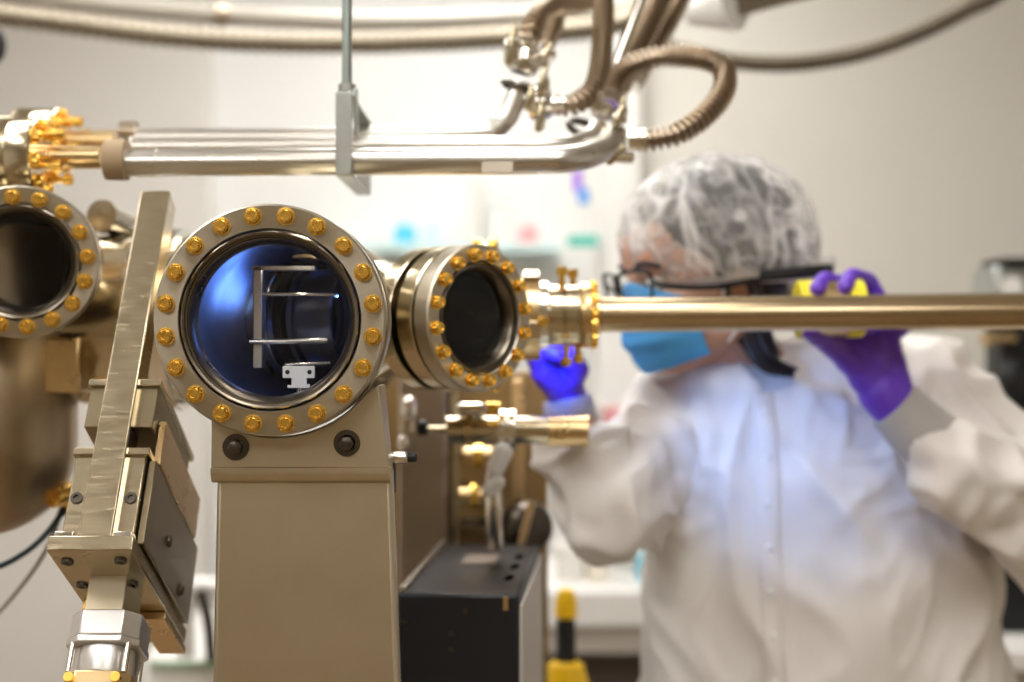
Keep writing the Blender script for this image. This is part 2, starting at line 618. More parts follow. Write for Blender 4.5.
# =================================================================== TRANSFER ARM
arm = thing('transfer_arm', 'long champagne metal tube running right from the gold bolted coupling', 'transfer arm', TA)
part('tube', MB().cyl(c0 + dT * (LT - .01), TB, .0199, n=64), TUBEG, arm)
part('end_flange', MB().lathe([(.02, LT - .012), (.037, LT - .012), (.038, LT - .010), (.038, LT - .0), (.036, LT + .001), (.0215, LT + .001), (.0215, LT + .012), (.0199, LT + .013)], 64, MT), BRASSY, arm)
part('collar', MB().lathe([(.030, .272), (.0355, .272), (.0358, .274), (.0358, .288), (.0345, .289), (.0345, .291), (.0358, .292), (.0358, LT - .013), (.03, LT - .013)], 64, MT), STEEL, arm)
part('gate_flange', MB().lathe([(.03, .246), (.044, .246), (.0445, .248), (.0445, .258), (.044, .26), (.0405, .26), (.0405, .272), (.03, .272)], 48, MT), STEELB, arm)
bb = part('bolt', bolt_mb(.9), GOLD, arm, True)
inv = W[arm.name].inverted()
copies(bb, [inv @ MT @ m for m in ring_mats(14, .0335, LT + .001, .1)])
# clamp blocks on the gate flange, with upright gold screws
blk = part('clamp_block', MB().box((.026, -.011, .243), (.0515, .011, .263)), STEEL, arm, True, bevel=.0015)
copies(blk, [inv @ MT @ Matrix.Rotation(a * PI / 2 + .35, 4, 'Z') for a in range(4)])
scr = part('clamp_screw', MB().lathe([(0, 0), (.0035, 0), (.0035, .014), (.0062, .014), (.0062, .022), (.005, .0235), (0, .0235)], 14), GOLD, arm, True)
sm_ = []
for u, v, d, dz in ((562, 284, 1.57, 1), (573, 286, 1.60, 1), (566, 349, 1.56, -1), (578, 346, 1.59, -1), (541, 322, 1.535, 0)):
    p = P(u, v, d)
    sm_.append(inv @ align((0, 0, dz) if dz else (.1, -1, 0), p - Vector((0, 0, dz * .004))))
copies(scr, sm_)

# second tube behind, with the magnet sleeve that the gloved hand slides
D2 = 1.655
arm2 = thing('guide_tube', 'thin metal tube hidden behind the long champagne tube', 'guide tube', P(640, 309, D2))
part('tube', MB().cyl(P(600, 313, D2), P(1110, 307, D2), .0185, n=48), TUBEG, arm2)
slv = thing('magnet_sleeve', 'tan sliding sleeve with yellow end bands under the purple gloved hand', 'sleeve', P(826, 308, D2))
ax0, ax1 = P(797, 309.5, D2), P(862, 308.5, D2)
dS2 = (ax1 - ax0).normalized()
Mz = align(dS2, ax0)
Ls = (ax1 - ax0).length
part('barrel', MB().lathe([(.019, .0205), (.0335, .0205), (.0335, Ls - .0205), (.019, Ls - .0205)], 48, Mz, True), BRASSY, slv)
for z in (0, Ls - .02):
    part('end_band', MB().lathe([(.019, z), (.0335, z), (.035, z + .0015), (.035, z + .0185), (.0335, z + .02), (.019, z + .02)], 48, Mz, True), YELTAPE, slv, label='bright yellow end band')

# =================================================================== SUPPORT COLUMN
dC = 1.222
stand = thing('support_column', 'champagne coloured support column with a bent saddle bracket under the large window', 'support column', (P(300, 0, dC).x, dC + .06, 0))
xl0, xr0 = P(217, 0, dC + .012).x, P(391, 0, dC + .012).x
zt = P(0, 470, dC).z
xl1, xr1 = P(211, 0, dC + .012).x, P(400, 0, dC + .012).x
z1 = P(0, 682, dC + .012).z
k_ = (zt - .03) / (zt - z1)
xlb, xrb = xl0 + (xl1 - xl0) * k_ * .8, xr0 + (xr1 - xr0) * k_ * .8
f0 = dC + .012
colm = MB().hexa([(xlb, f0, .02), (xrb, f0, .02), (xrb, f0 + .05, .02), (xlb, f0 + .05, .02), (xl0, f0, zt), (xr0, f0, zt), (xr0, f0 + .03, zt), (xl0, f0 + .03, zt)])
part('post', colm, ANOD, stand, bevel=.004)
part('foot_plate', MB().box((xlb - .05, f0 - .05, 0), (xrb + .05, f0 + .18, .02)), ANOD, stand, bevel=.003)
# saddle: front plate with curved lower lip and a hollow that follows the flange
xs0, xs1 = P(210, 0, dC).x, P(389, 0, dC).x
prof = []
zb = P(0, 482, dC).z
cx_, cz_ = VP.x, VP.z
ztop_l, ztop_r = P(0, 398, dC).z, P(0, 372, dC).z
Rs = .1035
outline = [(xs0, zb + .012), (xs1, zb + .012), (P(376, 0, dC).x + .0015, P(0, 386, dC).z)]
# arc hollow from right to left
angs = [math.radians(-38 - (180 - 76) * q / 24) for q in range(25)]
for a in angs:
    outline.append((cx_ + Rs * math.cos(a), cz_ + Rs * math.sin(a)))
outline.append((xs0 + .0005, P(0, 402, dC).z))
sd = MB().prism([(x, -z) for x, z in outline], dC + .004, dC + .016, Matrix(((1, 0, 0, 0), (0, 0, 1, 0), (0, -1, 0, 0), (0, 0, 0, 1))))
part('saddle_plate', sd, ANOD, stand, bevel=.0012)
# bent lip along the bottom edge
lip = []
for q in range(9):
    a = PI / 2 * q / 8
    lip.append((dC + .004 - .0 + .010 - .010 * math.cos(a), zb + .008 - .010 * math.sin(a)))
poly = [(dC + .004, zb + .012)] + lip + [(dC + .03, zb - .002), (dC + .03, zb + .0005)] + [(dC + .0145, zb + .001), (dC + .012, zb + .004), (dC + .0105, zb + .012)]
Ml = Matrix(((0, 0, 1, 0), (1, 0, 0, 0), (0, 1, 0, 0), (0, 0, 0, 1)))
part('saddle_lip', MB().prism(poly, xs0 - .0005, xs1 + .0005, Ml), ANOD, stand)
part('saddle_side', MB().hexa([(xs1 - .003, dC + .016, zb), (xs1, dC + .016, zb), (xs1 + .0005, dC + .045, zb), (xs1 - .002, dC + .045, zb), (P(376, 0, dC).x, dC + .016, P(0, 386, dC).z), (P(376, 0, dC).x + .003, dC + .016, P(0, 386, dC).z), (P(376, 0, dC).x + .004, dC + .045, P(0, 386, dC).z), (P(376, 0, dC).x + .001, dC + .045, P(0, 386, dC).z)]), ANOD, stand)
hb = part('hex_bolt', hexbolt_mb(.0068, .008), DARKM, stand, True)
inv = W[stand.name].inverted()
copies(hb, [inv @ align((0, -1, 0), P(236, 447, dC + .004)) @ Matrix.Rotation(.4, 4, 'Z'), inv @ align((0, -1, 0), P(347, 443, dC + .004))])

adj = thing('adjusting_screw', 'small steel adjusting screw with black tip on the right of the support column', 'screw', P(380, 458, 1.27))
a0_, a1_ = P(374, 458.5, 1.27), P(417, 457, 1.27)
da = (a1_ - a0_).normalized()
Ma = align(da, a0_)
la = (a1_ - a0_).length
part('shaft', MB().lathe([(0, 0), (.0042, 0), (.0042, la * .42), (.0035, la * .43)], 20, Ma), STEELB, adj)
part('grip', MB().lathe([(.0035, la * .40), (.0058, la * .42), (.0060, la * .74), (.0050, la * .78)], 20, Ma), STEELB, adj)
part('tip', MB().lathe([(.004, la * .77), (.0046, la * .78), (.0046, la * .97), (.003, la), (0, la)], 20, Ma), BLACKR, adj)
part('bracket', MB().box(P(391, 492, 1.27) + Vector((0, -.003, 0)), P(396, 462, 1.27) + Vector((0, .01, 0))), DARKM, adj)

# =================================================================== LINEAR STAGE
O = P(95, 541, 1.2)
va = Vector((-.0, .535, .845)).normalized()       # up the slide
vs_ = Vector((1, 0, 0))
vb = va.cross(vs_) * -1
vb = Vector((0, .845, -.535))
MG = Matrix(((vs_.x, vb.x, va.x, O.x), (vs_.y, vb.y, va.y, O.y), (vs_.z, vb.z, va.z, O.z), (0, 0, 0, 1)))
stg = thing('linear_stage', 'tilted metal linear stage with long bar and motor, left of the large window', 'linear stage', MG)
part('slide_bar', MB().box((-.015, -.004, 0), (.015, .026, .385)), STAGE, stg, True, bevel=.0015)
part('upper_carriage', MB().box((-.030, .004, .115), (.033, .15, .160)), STAGED, stg, True, bevel=.001)
part('carriage_rim', MB().box((-.032, .0, .157), (.036, .155, .164)), STAGE, stg, True, bevel=.0008)
part('wing_plate', MB().box((.034, .02, .085), (.041, .185, .13)), BRASSY, stg, True, bevel=.001)
part('lower_carriage', MB().box((-.032, .004, .004), (.032, .165, .088)), STAGE, stg, True, bevel=.0015)
part('carriage_rim', MB().box((-.034, .0, .085), (.035, .168, .092)), STAGE, stg, True, bevel=.0008)
part('side_plate', MB().box((.033, .01, .002), (.040, .205, .084)), STAGED, stg, True, bevel=.001)
part('end_plate', MB().box((-.037, -.012, -.014), (.037, .215, .0)), STAGE, stg, True, bevel=.0012)
for a_, b_ in ((-.034, -.017), (.017, .034)):
    part('end_block', MB().box((a_, -.008, .0), (b_, .004, .006)), STEELB, stg, True, bevel=.001)
cap = part('cap_screw', MB().lathe([(0, .0005), (.0022, .0005), (.0028, .002), (.0052, .002), (.0056, .0014), (.0056, -.002)], 20), DARKM, stg, True)
mm = [Matrix.Translation((x, y, -.014)) @ Matrix.Rotation(PI, 4, 'X') for x, y in ((-.025, .012), (.022, .010), (-.026, .065), (.020, .062), (-.02, .15), (.024, .15))]
mm += [Matrix.Translation((x, .004, .043)) @ Matrix.Rotation(PI / 2, 4, 'X') for x in (-.024, .024)]
mm += [Matrix.Translation((.040, y, z)) @ Matrix.Rotation(PI / 2, 4, 'Y') for y, z in ((.09, .04), (.16, .02))]
copies(cap, mm)
part('neck_block', MB().box((-.014, .045, -.06), (.02, .10, -.013)), ANOD, stg, True, bevel=.001)
part('rear_bracket', MB().box((.010, .13, -.022), (.036, .225, -.0145)), BRASSY, stg, True, bevel=.0008)
part('limit_switch', MB().box((-.034, .10, -.024), (-.017, .125, -.014)), GOLD, stg, True, bevel=.001)
# motor
my = .075
oc = [(.031, .018), (.018, .031), (-.018, .031), (-.031, .018), (-.031, -.018), (-.018, -.031), (.018, -.031), (.031, -.018)]
TM = Matrix.Translation((.004, my, 0))
mb_ = part('motor_body', MB().lathe([(.0, -.099), (.0275, -.099), (.028, -.098), (.028, -.0755), (0, -.0755)], 48, TM), ALU, stg, True)
part('motor_flange', MB().prism(oc, -.068, -.045, TM), ALU, mb_, True, bevel=.0012)
part('motor_flange_foot', MB().prism([(x * 1.04, y * 1.04) for x, y in oc], -.075, -.0685, TM), ALU, mb_, True, bevel=.0012)
part('motor_cap', MB().prism([(x * .95, y * .95) for x, y in oc], -.19, -.0995, TM), BRASSY, mb_, True, bevel=.0015)
tr = part('tie_rod', MB().lathe([(0, 0), (.0028, 0), (.0028, .026), (0, .026)], 12), STEELB, mb_, True)
copies(tr, [TM @ Matrix.Translation((x, y, -.0997)) for x, y in ((.024, .024), (-.024, .024), (-.024, -.024), (.024, -.024))])
ms = part('motor_screw', MB().lathe([(0, -.0045), (.0042, -.0045), (.0046, -.004), (.0046, 0), (0, 0)], 14), GOLD, mb_, True)
copies(ms, [TM @ Matrix.Translation((x, -.030, -.107)) @ Matrix.Rotation(-PI / 2, 4, 'X') for x in (-.02, .02)])

# =================================================================== LEFT VESSEL
vx = P(-13, 0, 1.52).x
vr = rad(87, 1.52)
zc_ = P(0, 447, 1.52).z
vessel = thing('round_bottomed_vessel', 'large brown metal vessel with rounded bottom at the left edge', 'vessel', (vx, 1.52, zc_ - vr))
pr = [(vr * math.sin(PI / 2 * q / 14), zc_ - vr * math.cos(PI / 2 * q / 14)) for q in range(15)]
pr[0] = (0, zc_ - vr)
pr += [(vr, zc_ + .12), (vr * .97, zc_ + .125), (vr * .85, zc_ + .13), (vr * .85, zc_ + .24), (0, zc_ + .25)]
part('body', MB().lathe(pr, 64, Matrix.Translation((vx, 1.52, 0))), metal('vessel_bronze', (.42, .33, .22), .36), vessel)
part('port_tube', MB().lathe([(.0525, -.175), (.0525, -.022)], 48, align(dL, LV)), STEEL, vessel)
part('side_block', MB().box((P(46, 0, 1.5).x, 1.47, P(0, 392, 1.5).z), (P(88, 0, 1.5).x, 1.53, P(0, 338, 1.5).z)), BRASSY, vessel, bevel=.003)
part('drain_fitting', MB().cyl(P(52, 498, 1.5), P(72, 492, 1.53), .011), GOLD, vessel)

# short tube stub over the wide tube
stub = thing('blanked_port', 'short steel tube stub slanting up behind the tilted stage', 'port', P(112, 228, 1.58))
a, b = P(150, 236, 1.66), P(104, 217, 1.56)
part('tube', MB().cyl(a, b, .0165), STEELB, stub)
part('rim', MB().cyl(b, b + (b - a).normalized() * .006, .019), STEELB, stub)

# =================================================================== TOP-LEFT COUPLINGS AND PIPES
def coupling(label, u0, v, d, sc, n):
    c = P(u0, v, d)
    t = thing('pipe_coupling', label, 'coupling', align((1, 0, .0), c))
    r = .041 * sc
    part('flange', MB().lathe([(0, -.12), (r * .8, -.12), (r * .8, -.012), (r, -.012), (r, .006), (r * .97, .008), (r * .97, .010), (r, .012), (r, .034), (r * .96, .036), (0, .036)], 48), STEEL, t, True)
    part('stub_tube', MB().lathe([(.0125, .03), (.0125, .10), (0, .10)], 32), BRASSY, t, True)
    b = part('bolt', bolt_mb(1.05), GOLD, t, True)
    copies(b, ring_mats(n, r * .8, .036, .2))
    s = part('stud', MB().lathe([(0, 0), (.0032, 0), (.0032, .02), (.006, .02), (.006, .028), (0, .03)], 12), GOLD, t, True)
    copies(s, ring_mats(n // 2, r * .62, .036, .5))
    return t


coupling('front gold bolted pipe coupling at the upper left, joined to the thick pipe', 8, 157, 1.46, 1.0, 8)
coupling('rear gold bolted pipe coupling peeping over the front one at the upper left', 30, 141, 1.60, .92, 8)

dP = 1.45
pipe_c = thing('steel_pipe', 'thick shiny pipe, lowest and nearest of the three overhead pipes', 'pipe', P(360, 162, dP))
part('tube', MB().sweep(spline([P(118, 163, dP), P(300, 162, dP), P(520, 161, dP), P(575, 158, dP + .01), P(600, 150, dP + .05), P(612, 137, dP + .12)], .008), .0142, 28), PIPE, pipe_c)
part('collar', MB().cyl(P(107, 160, dP), P(127, 160, dP), .0215), matte('tan_rubber', (.35, .25, .15), .6), pipe_c)
part('joint_band', MB().cyl(P(137, 163, dP), P(158, 163, dP), .0152), PIPE, pipe_c)
lbl = MB()
lbl.box((P(482, 0, dP).x, dP - .0160, P(0, 174, dP).z), (P(513, 0, dP).x, dP - .0138, P(0, 163.5, dP).z))
part('sticker', lbl, matte('paper_label', (.62, .56, .46), .6), pipe_c, label='pale paper sticker')
pipe_b = thing('steel_pipe', 'middle of the three overhead pipes, just above the thick one', 'pipe', P(360, 147, 1.53))
part('tube', MB().sweep(spline([P(122, 148, 1.53), P(300, 147, 1.53), P(540, 146, 1.53), P(585, 141, 1.57), P(598, 128, 1.64)], .008), .0115, 24), PIPE, pipe_b)
part('collar', MB().cyl(P(124, 148, 1.53), P(132, 148, 1.53), .0135), STEELB, pipe_b)
pipe_a = thing('steel_pipe', 'topmost and rearmost overhead pipe, bending upward at its right end', 'pipe', P(360, 136, 1.6))
part('tube', MB().sweep(spline([P(120, 139, 1.6), P(300, 138, 1.6), P(470, 134, 1.6), P(495, 129, 1.6), P(508, 117, 1.6), P(516, 98, 1.6), P(522, 82, 1.6)], .006), .0118, 24), PIPE, pipe_a)
part('collar', MB().cyl(P(121, 133, 1.6), P(137, 133, 1.6), .0135), BELL, pipe_a)
part('rim', MB().torus(.0185, .0032, align(P(522, 82, 1.6) - P(516, 98, 1.6), P(518, 88, 1.6))), DARKM, pipe_a)

hang = thing('pipe_hanger', 'galvanised rod and strap clamp holding up the overhead pipes', 'hanger', P(346, 175, 1.45))
part('threaded_rod', MB().sweep([P(347, 100, 1.45)] + [P(347, 100, 1.45) + Vector((0, 0, q * .004)) for q in range(1, 40)] + [Vector((P(347, 0, 1.45).x, 1.45, 2.95))], .0052, 12), metal('green_rod', (.38, .44, .43), .4), hang)
st = MB()
xa, xb = P(335.5, 0, 1.428).x, P(352, 0, 1.428).x
st.box((xa, 1.426, P(0, 175, 1.428).z), (xb, 1.4315, P(0, 92, 1.428).z))
st.box((xa, 1.4315, P(0, 176, 1.428).z), (xb, 1.62, P(0, 172.5, 1.428).z))
st.box((xa, 1.4315, P(0, 94, 1.428).z), (xb, 1.62, P(0, 92, 1.428).z))
st.box((xa, 1.615, P(0, 176, 1.428).z), (xb, 1.62, P(0, 92, 1.428).z))
part('strap', st, GALV, hang, bevel=.0008)
part('strap_ear', MB().box((xb, 1.44, P(0, 135, 1.44).z), (P(358, 0, 1.44).x, 1.445, P(0, 88, 1.44).z)), GALV, hang, bevel=.0008)
nut = MB()
nut.prism([(.0092 * math.cos(PI / 3 * q), .0092 * math.sin(PI / 3 * q)) for q in range(6)], 0, .008, Matrix.Translation(P(347, 92, 1.45)))
part('hex_nut', nut, GALV, hang)


# ---------------- corrugated hoses
def hose(label, pts, r, pitch=.0082, mat=BELL, name='corrugated_hose', depth=.27, n=20, ends=True):
    path = spline(pts, pitch / 4)
    rs = [r * (1 + (depth if q % 4 in (1, 2) else -depth)) for q in range(len(path))]
    t = thing(name, label, 'hose', path[0])
    part('bellows', MB().sweep(path, rs, n), mat, t, sharp=60)
    if ends:
        for e in (0, -1):
            d = (path[1] - path[0]) if e == 0 else (path[-1] - path[-2])
            part('end_cuff', MB().cyl(path[e] - d.normalized() * .010, path[e] + d.normalized() * .010, r * 1.16), STEELB, t)
    return t


dH = 1.62
hose('looping corrugated hose bulging right above the white cap', [P(636, 140, 1.60), P(655, 139, 1.60), P(678, 133, 1.60), P(704, 116, 1.61), P(723, 92, 1.63), P(723, 69, 1.66), P(702, 58, 1.68), P(665, 57, 1.7), P(632, 65, 1.7), P(616, 80, 1.69), P(609, 100, 1.67)], rad(9.5, 1.62))
hose('corrugated hose rising straight up in the middle of the overhead hoses', [P(556, 105, 1.60), P(574, 104, 1.60), P(592, 91, 1.61), P(600, 68, 1.63), P(603, 30, 1.66), P(604, -8, 1.7), P(604, -60, 1.75)], rad(8.8, 1.62))
hose('corrugated hose arching over the upward bend of the topmost pipe', [P(526, 48, 1.60), P(530, 34, 1.60), P(540, 16, 1.62), P(558, 4, 1.66), P(580, 1, 1.74), P(600, -6, 1.85)], rad(9.5, 1.62))
hose('brown corrugated hose sloping up right behind the looping one', [P(612, 98, 1.78), P(630, 62, 1.8), P(650, 22, 1.83), P(666, -12, 1.86), P(690, -60, 1.9)], rad(10, 1.8))
hose('rearmost brown corrugated hose sloping up right beside the white hood', [P(634, 80, 1.9), P(652, 48, 1.92), P(672, 14, 1.95), P(690, -20, 2.0)], rad(9, 1.9))
tb = thing('steel_tube', 'bright straight steel tube slanting up between the overhead hoses', 'tube', P(612, 88, 1.7))
part('tube', MB().cyl(P(607, 88, 1.72), P(652, -30, 1.78), .0075), STEELB, tb)
part('nut', MB().cyl(P(605, 94, 1.72), P(609, 84, 1.72), .0105), STEELB, tb)
hose('short upright corrugated hose beside the topmost pipe bend', [P(543, 60, 1.7), P(549, 40, 1.7), P(558, 18, 1.72)], rad(6.5, 1.7))


def kf_clamp(label, u, v, d, ax, r, wings):
    """clamp ring around a joint with its bolt lug and wing nut"""
    c = P(u, v, d)
    t = thing('vacuum_clamp', label, 'clamp', c)
    M = align(ax, c)
    part('clamp_ring', MB().lathe([(r * .6, -.013), (r * .85, -.013), (r, -.006), (r * 1.05, 0), (r, .006), (r * .85, .013), (r * .6, .013)], 32, M, True), STEELB, t)
    for wu, wv, su, sv in wings:
        q = P(wu, wv, d - .01)
        part('lug', MB().box(q - Vector((rad(su, d), .011, rad(sv, d))), q + Vector((rad(su, d), .011, rad(sv, d)))), STEELB, t, bevel=.003)
        part('wing_nut', MB().capsule(q + Vector((-rad(su, d) * .4, -.012, -rad(sv, d))), .0045, q + Vector((rad(su, d) * .3, -.012, rad(sv, d) * 1.9)), .0032, 10, 3), STEEL, t)
    return t


kf_clamp('silver clamp joining the looping hose to the thick pipe', 614, 144, 1.57, (1, 0, .05), .0215, [(619, 119, 7.5, 5), (616, 158, 18, 5), (602, 146, 6, 8)])
kf_clamp('silver clamp joining the straight rising hose to the topmost pipe', 540, 104, 1.6, (1, 0, .05), .019, [(543, 86, 6.5, 8), (540, 122, 5, 8), (530, 102, 6, 7)])
kf_clamp('silver clamp on top of the topmost pipe bend', 524, 62, 1.6, (.3, 0, 1), .019, [(512, 52, 8, 12), (548, 55, 8, 4)])
kf_clamp('dark steel clamp where the brown overhead hoses meet', 606, 108, 1.68, (.2, 0, 1), .018, [(622, 112, 5, 6), (596, 103, 5, 6)])
part_ring = thing('seal_ring', 'dark rounded ring standing behind the end of the thick pipe', 'ring', P(586, 128, 1.62))
part('ring', MB().torus(.0215, .0042, align((.35, -.5, .8), P(586, 130, 1.62))), DARKM, part_ring)
# white hood / cone, upper right
hood = thing('vent_hood', 'white cone shaped hood at the top, right of the hoses', 'hood', P(712, 22, 2.2))
part('cone', MB().cyl(P(690, 14, 2.25), P(735, 3, 2.2), .020, .045), WHITEP, hood)
part('pipe', MB().cyl(P(733, 4, 2.21), P(835, -22, 2.35), .022), BELLP, hood)

# ---------------- large ducts running along overhead behind
dD = 2.5
hose('long ribbed overhead duct sagging across the upper left', [P(-520, -590, 2.3), P(-440, -200, 2.3), P(-280, -30, 2.35), P(-60, 6, 2.4), P(60, 22, 2.45), P(180, 37, 2.5), P(300, 43, 2.55), P(420, 42, 2.6), P(540, 34, 2.7), P(640, 14, 2.8), P(700, -60, 2.9), P(715, -387, 2.9)], rad(10.5, dD), .02, BELLP, 'ribbed_duct', .13, 18, False)
dz_ = thing('smooth_duct', 'long pale smooth duct overhead, above the ribbed one', 'duct', P(200, 10, 2.6))
part('tube', MB().sweep(spline([P(-560, -470, 2.6), P(-460, -230, 2.6), P(-260, -60, 2.62), P(-30, -14, 2.66), P(100, 4, 2.70), P(230, 16, 2.75), P(380, 22, 2.8), P(540, 16, 2.9), P(640, 0, 2.95), P(690, -90, 3.0), P(700, -362, 3.0)], .03), rad(10, 2.6), 24), matte('pale_duct', (.48, .45, .385), .35, spec=.5), dz_)
part('band', MB().cyl(P(214, 14.5, 2.74), P(226, 16, 2.75), rad(11.5, 2.75)), BELL, dz_)
hose('overhead hose sweeping up to the right across the beige wall', [P(640, -503, 2.6), P(645, -100, 2.6), P(660, 30, 2.52), P(690, 52, 2.5), P(740, 62, 2.5), P(800, 63, 2.5), P(860, 53, 2.5), P(915, 34, 2.5), P(965, 10, 2.5), P(1010, -18, 2.5), P(1080, -120, 2.5), P(1100, -503, 2.5)], rad(8.5, 2.5), .014, BELLD, 'ribbed_duct', .06, 18, False)
blob_ = thing('wall_lamp_arm', 'dark rounded lamp head at the far upper left edge', 'lamp', P(-6, 44, 2.0))
part('head', MB().ellipsoid(P(-10, 44, 2.0), (rad(15, 2), .03, rad(21, 2))), BLACKR, blob_)
part('arm', MB().cyl(P(-12, 30, 2.0), Vector((P(-12, 0, 2.0).x - .05, 2.0, 2.95)), .008), BLACKR, blob_)

# =================================================================== BLACK CONTROLLER BOX
ang = math.radians(-4.6)
bx0, bx1 = P(397, 0, 1.45).x, P(519, 0, 1.45).x
ztp = P(0, 593, 1.45).z
wB = bx1 - bx0
MBX = Matrix.Translation((bx0, 1.45, .84)) @ Matrix.Rotation(ang, 4, 'Z')
hB = ztp - .84
box_ = thing('controller_box', 'black metal electronics box with slotted top, right of the support column', 'electronics box', MBX)
hs_ = part('housing', MB().box((0, 0, 0), (wB, .36, hB)), BLACK, box_, True, bevel=.004)
part('side_panel', MB().box((wB + .0005, .004, .0), (wB + .004, .362, hB - .012)), GREYP, box_, True, bevel=.001, label='grey side panel')
part('edge_strip', MB().box((.001, .01, hB - .004), (.008, .35, hB + .006)), metal('edge_steel', (.5, .46, .4), .3), box_, True, bevel=.001)
sl = part('vent_slot', MB().prism([(.010 * math.cos(a) * (1) + (.006 if math.cos(a) > 0 else -.006), .0045 * math.sin(a)) for a in [2 * PI * q / 16 for q in range(16)]], 0, .0012), matte('slot_black', (.003, .003, .003), .9, spec=0), hs_, True)
copies(sl, [Matrix.Translation((wB - .018, .10 + .075 * q, hB + .0002)) @ Matrix.Rotation(PI / 2 - .1, 4, 'Z') for q in range(3)])
scw = part('screw', MB().lathe([(0, .002), (.0028, .0015), (.0032, 0)], 12), DARKM, hs_, True)
copies(scw, [Matrix.Translation((x, 0, z)) @ Matrix.Rotation(PI / 2, 4, 'X') for x, z in ((.058, hB - .042), (.058, hB - .058), (.073, hB - .018), (.008, hB - .03))])
part('rating_plate', MB().box((.045, .19, hB), (.085, .26, hB + .0012)), matte('rating_tan', (.22, .17, .13), .5), hs_, True)
part('corner_clip', MB().box((wB - .016, -.002, hB - .016), (wB - .011, .001, hB - .002)), BRASSY, hs_, True)

table = thing('steel_table', 'steel equipment table under the black electronics box', 'table', (.0, 1.9, 0))
part('tabletop', MB().box((-.26, 1.40, .80), (.15, 2.25, .84)), GALV, table, bevel=.003)
lg = part('leg', MB().box((-.02, -.02, 0), (.02, .02, .80)), GALV, table, True)
copies(lg, [Matrix.Translation((x, y, 0)) for x, y in ((-.23, -.46), (.12, -.46), (-.23, .31), (.12, .31))])

# =================================================================== BRASSY FRAME AND VALVES BEHIND
frm = thing('equipment_frame', 'brown metal frame panel standing behind the black box', 'frame', (P(440, 0, 1.98).x, 1.98, .84))
yF = 1.98
part('back_panel', MB().box((P(372, 0, yF).x, yF, .84), (P(548, 0, yF).x, yF + .03, P(0, 372, yF).z)), TAN, frm, bevel=.003)
part('upright', MB().box((P(398, 0, 1.9).x, 1.9, .84), (P(447, 0, 1.9).x, yF, P(0, 368, 1.9).z)), metal('upright_bronze', (.40, .33, .27), .38), frm, bevel=.004)
part('upright', MB().box((P(450, 0, 1.93).x, 1.93, .84), (P(459, 0, 1.93).x, yF, P(0, 372, 1.93).z)), STEEL, frm, bevel=.002)
part('cross_rail', MB().box((P(459, 0, 1.95).x, 1.95, P(0, 528, 1.95).z), (P(545, 0, 1.95).x, yF, P(0, 516, 1.95).z)), STEEL, frm, bevel=.002)
part('upright', MB().box((P(512, 0, 1.94).x, 1.94, .84), (P(524, 0, 1.94).x, yF, P(0, 380, 1.94).z)), BRASSY, frm, bevel=.002)

vlv = thing('vacuum_valve', 'horizontal steel valve body with gold nut, below the smaller window', 'valve', P(515, 430, 1.66))
part('body', MB().cyl(P(447, 430, 1.66), P(548, 430, 1.66), rad(14, 1.66)), STEEL, vlv)
part('barrel', MB().cyl(P(548, 431, 1.66), P(588, 431, 1.66), rad(16, 1.66)), BRASSY, vlv)
part('flange', MB().cyl(P(498, 430, 1.66), P(506, 430, 1.66), rad(21, 1.66)), STEELB, vlv)
part('flange', MB().cyl(P(508, 430, 1.66), P(515, 430, 1.66), rad(21, 1.66)), STEELB, vlv)
part('flange', MB().cyl(P(466, 428, 1.66), P(472, 428, 1.66), rad(19, 1.66)), BRASSY, vlv)
part('spindle', MB().cyl(P(427, 430, 1.66), P(450, 430, 1.66), rad(4, 1.66)), STEEL, vlv)
part('spindle_knob', MB().lathe([(0, 0), (.008, 0), (.009, .004), (.009, .012), (0, .013)], 20, align((-1, 0, 0), P(428, 428, 1.66))), BLACKR, vlv)
part('elbow', MB().sweep(spline([P(500, 438, 1.66), P(499, 460, 1.65), P(493, 480, 1.64), P(494, 510, 1.64), P(495, 546, 1.66)], .01), rad(8, 1.65), 18), STEELB, vlv)
part('elbow_nut', MB().capsule(P(503, 452, 1.63), rad(10, 1.64), P(496, 468, 1.63), rad(9, 1.64)), WHITEP, vlv, label='white elbow nut')
part('elbow_nut', MB().capsule(P(497, 482, 1.63), rad(8, 1.64), P(489, 490, 1.63), rad(7, 1.64)), WHITEP, vlv, label='white elbow nut')
part('gold_nut', MB().cyl(P(486, 409, 1.63), P(500, 409, 1.63), .008), GOLD, vlv, label='gold nut')
part('cap', MB().capsule(P(462, 410, 1.65), .009, P(480, 410, 1.65), .009), STEELB, vlv)
knb = thing('hand_wheel', 'dark round metal hand wheel on the frame behind the black box', 'hand wheel', P(526, 545, 1.86))
part('wheel', MB().lathe([(0, -.02), (.03, -.02), (.034, -.014), (.034, .012), (.028, .02), (0, .02)], 32, align((.5, -.8, .2), P(527, 527, 1.86))), DARKM, knb)
part('stem', MB().cyl(P(527, 527, 1.86), P(530, 520, 1.95), .010), BRASSY, knb)
part('handle', MB().cyl(P(521, 545, 1.82), P(532, 502, 1.82), .005), BRASSY, knb)
gau = thing('pressure_gauge', 'small pale gauge fitting on the brown panel left of the valve', 'gauge', P(407, 430, 1.8))
part('body', MB().cyl(P(407, 432, 1.78), P(407, 396, 1.78), .010), ANOD, gau)
part('head', MB().capsule(P(409, 412, 1.76), .010, P(409, 404, 1.76), .010), STEELB, gau)
part('nipple', MB().capsule(P(403, 440, 1.76), .007, P(403, 445, 1.76), .007), STEELB, gau)
part('mount', MB().cyl(P(407, 420, 1.78), P(407, 420, 1.92), .008), BRASSY, gau)
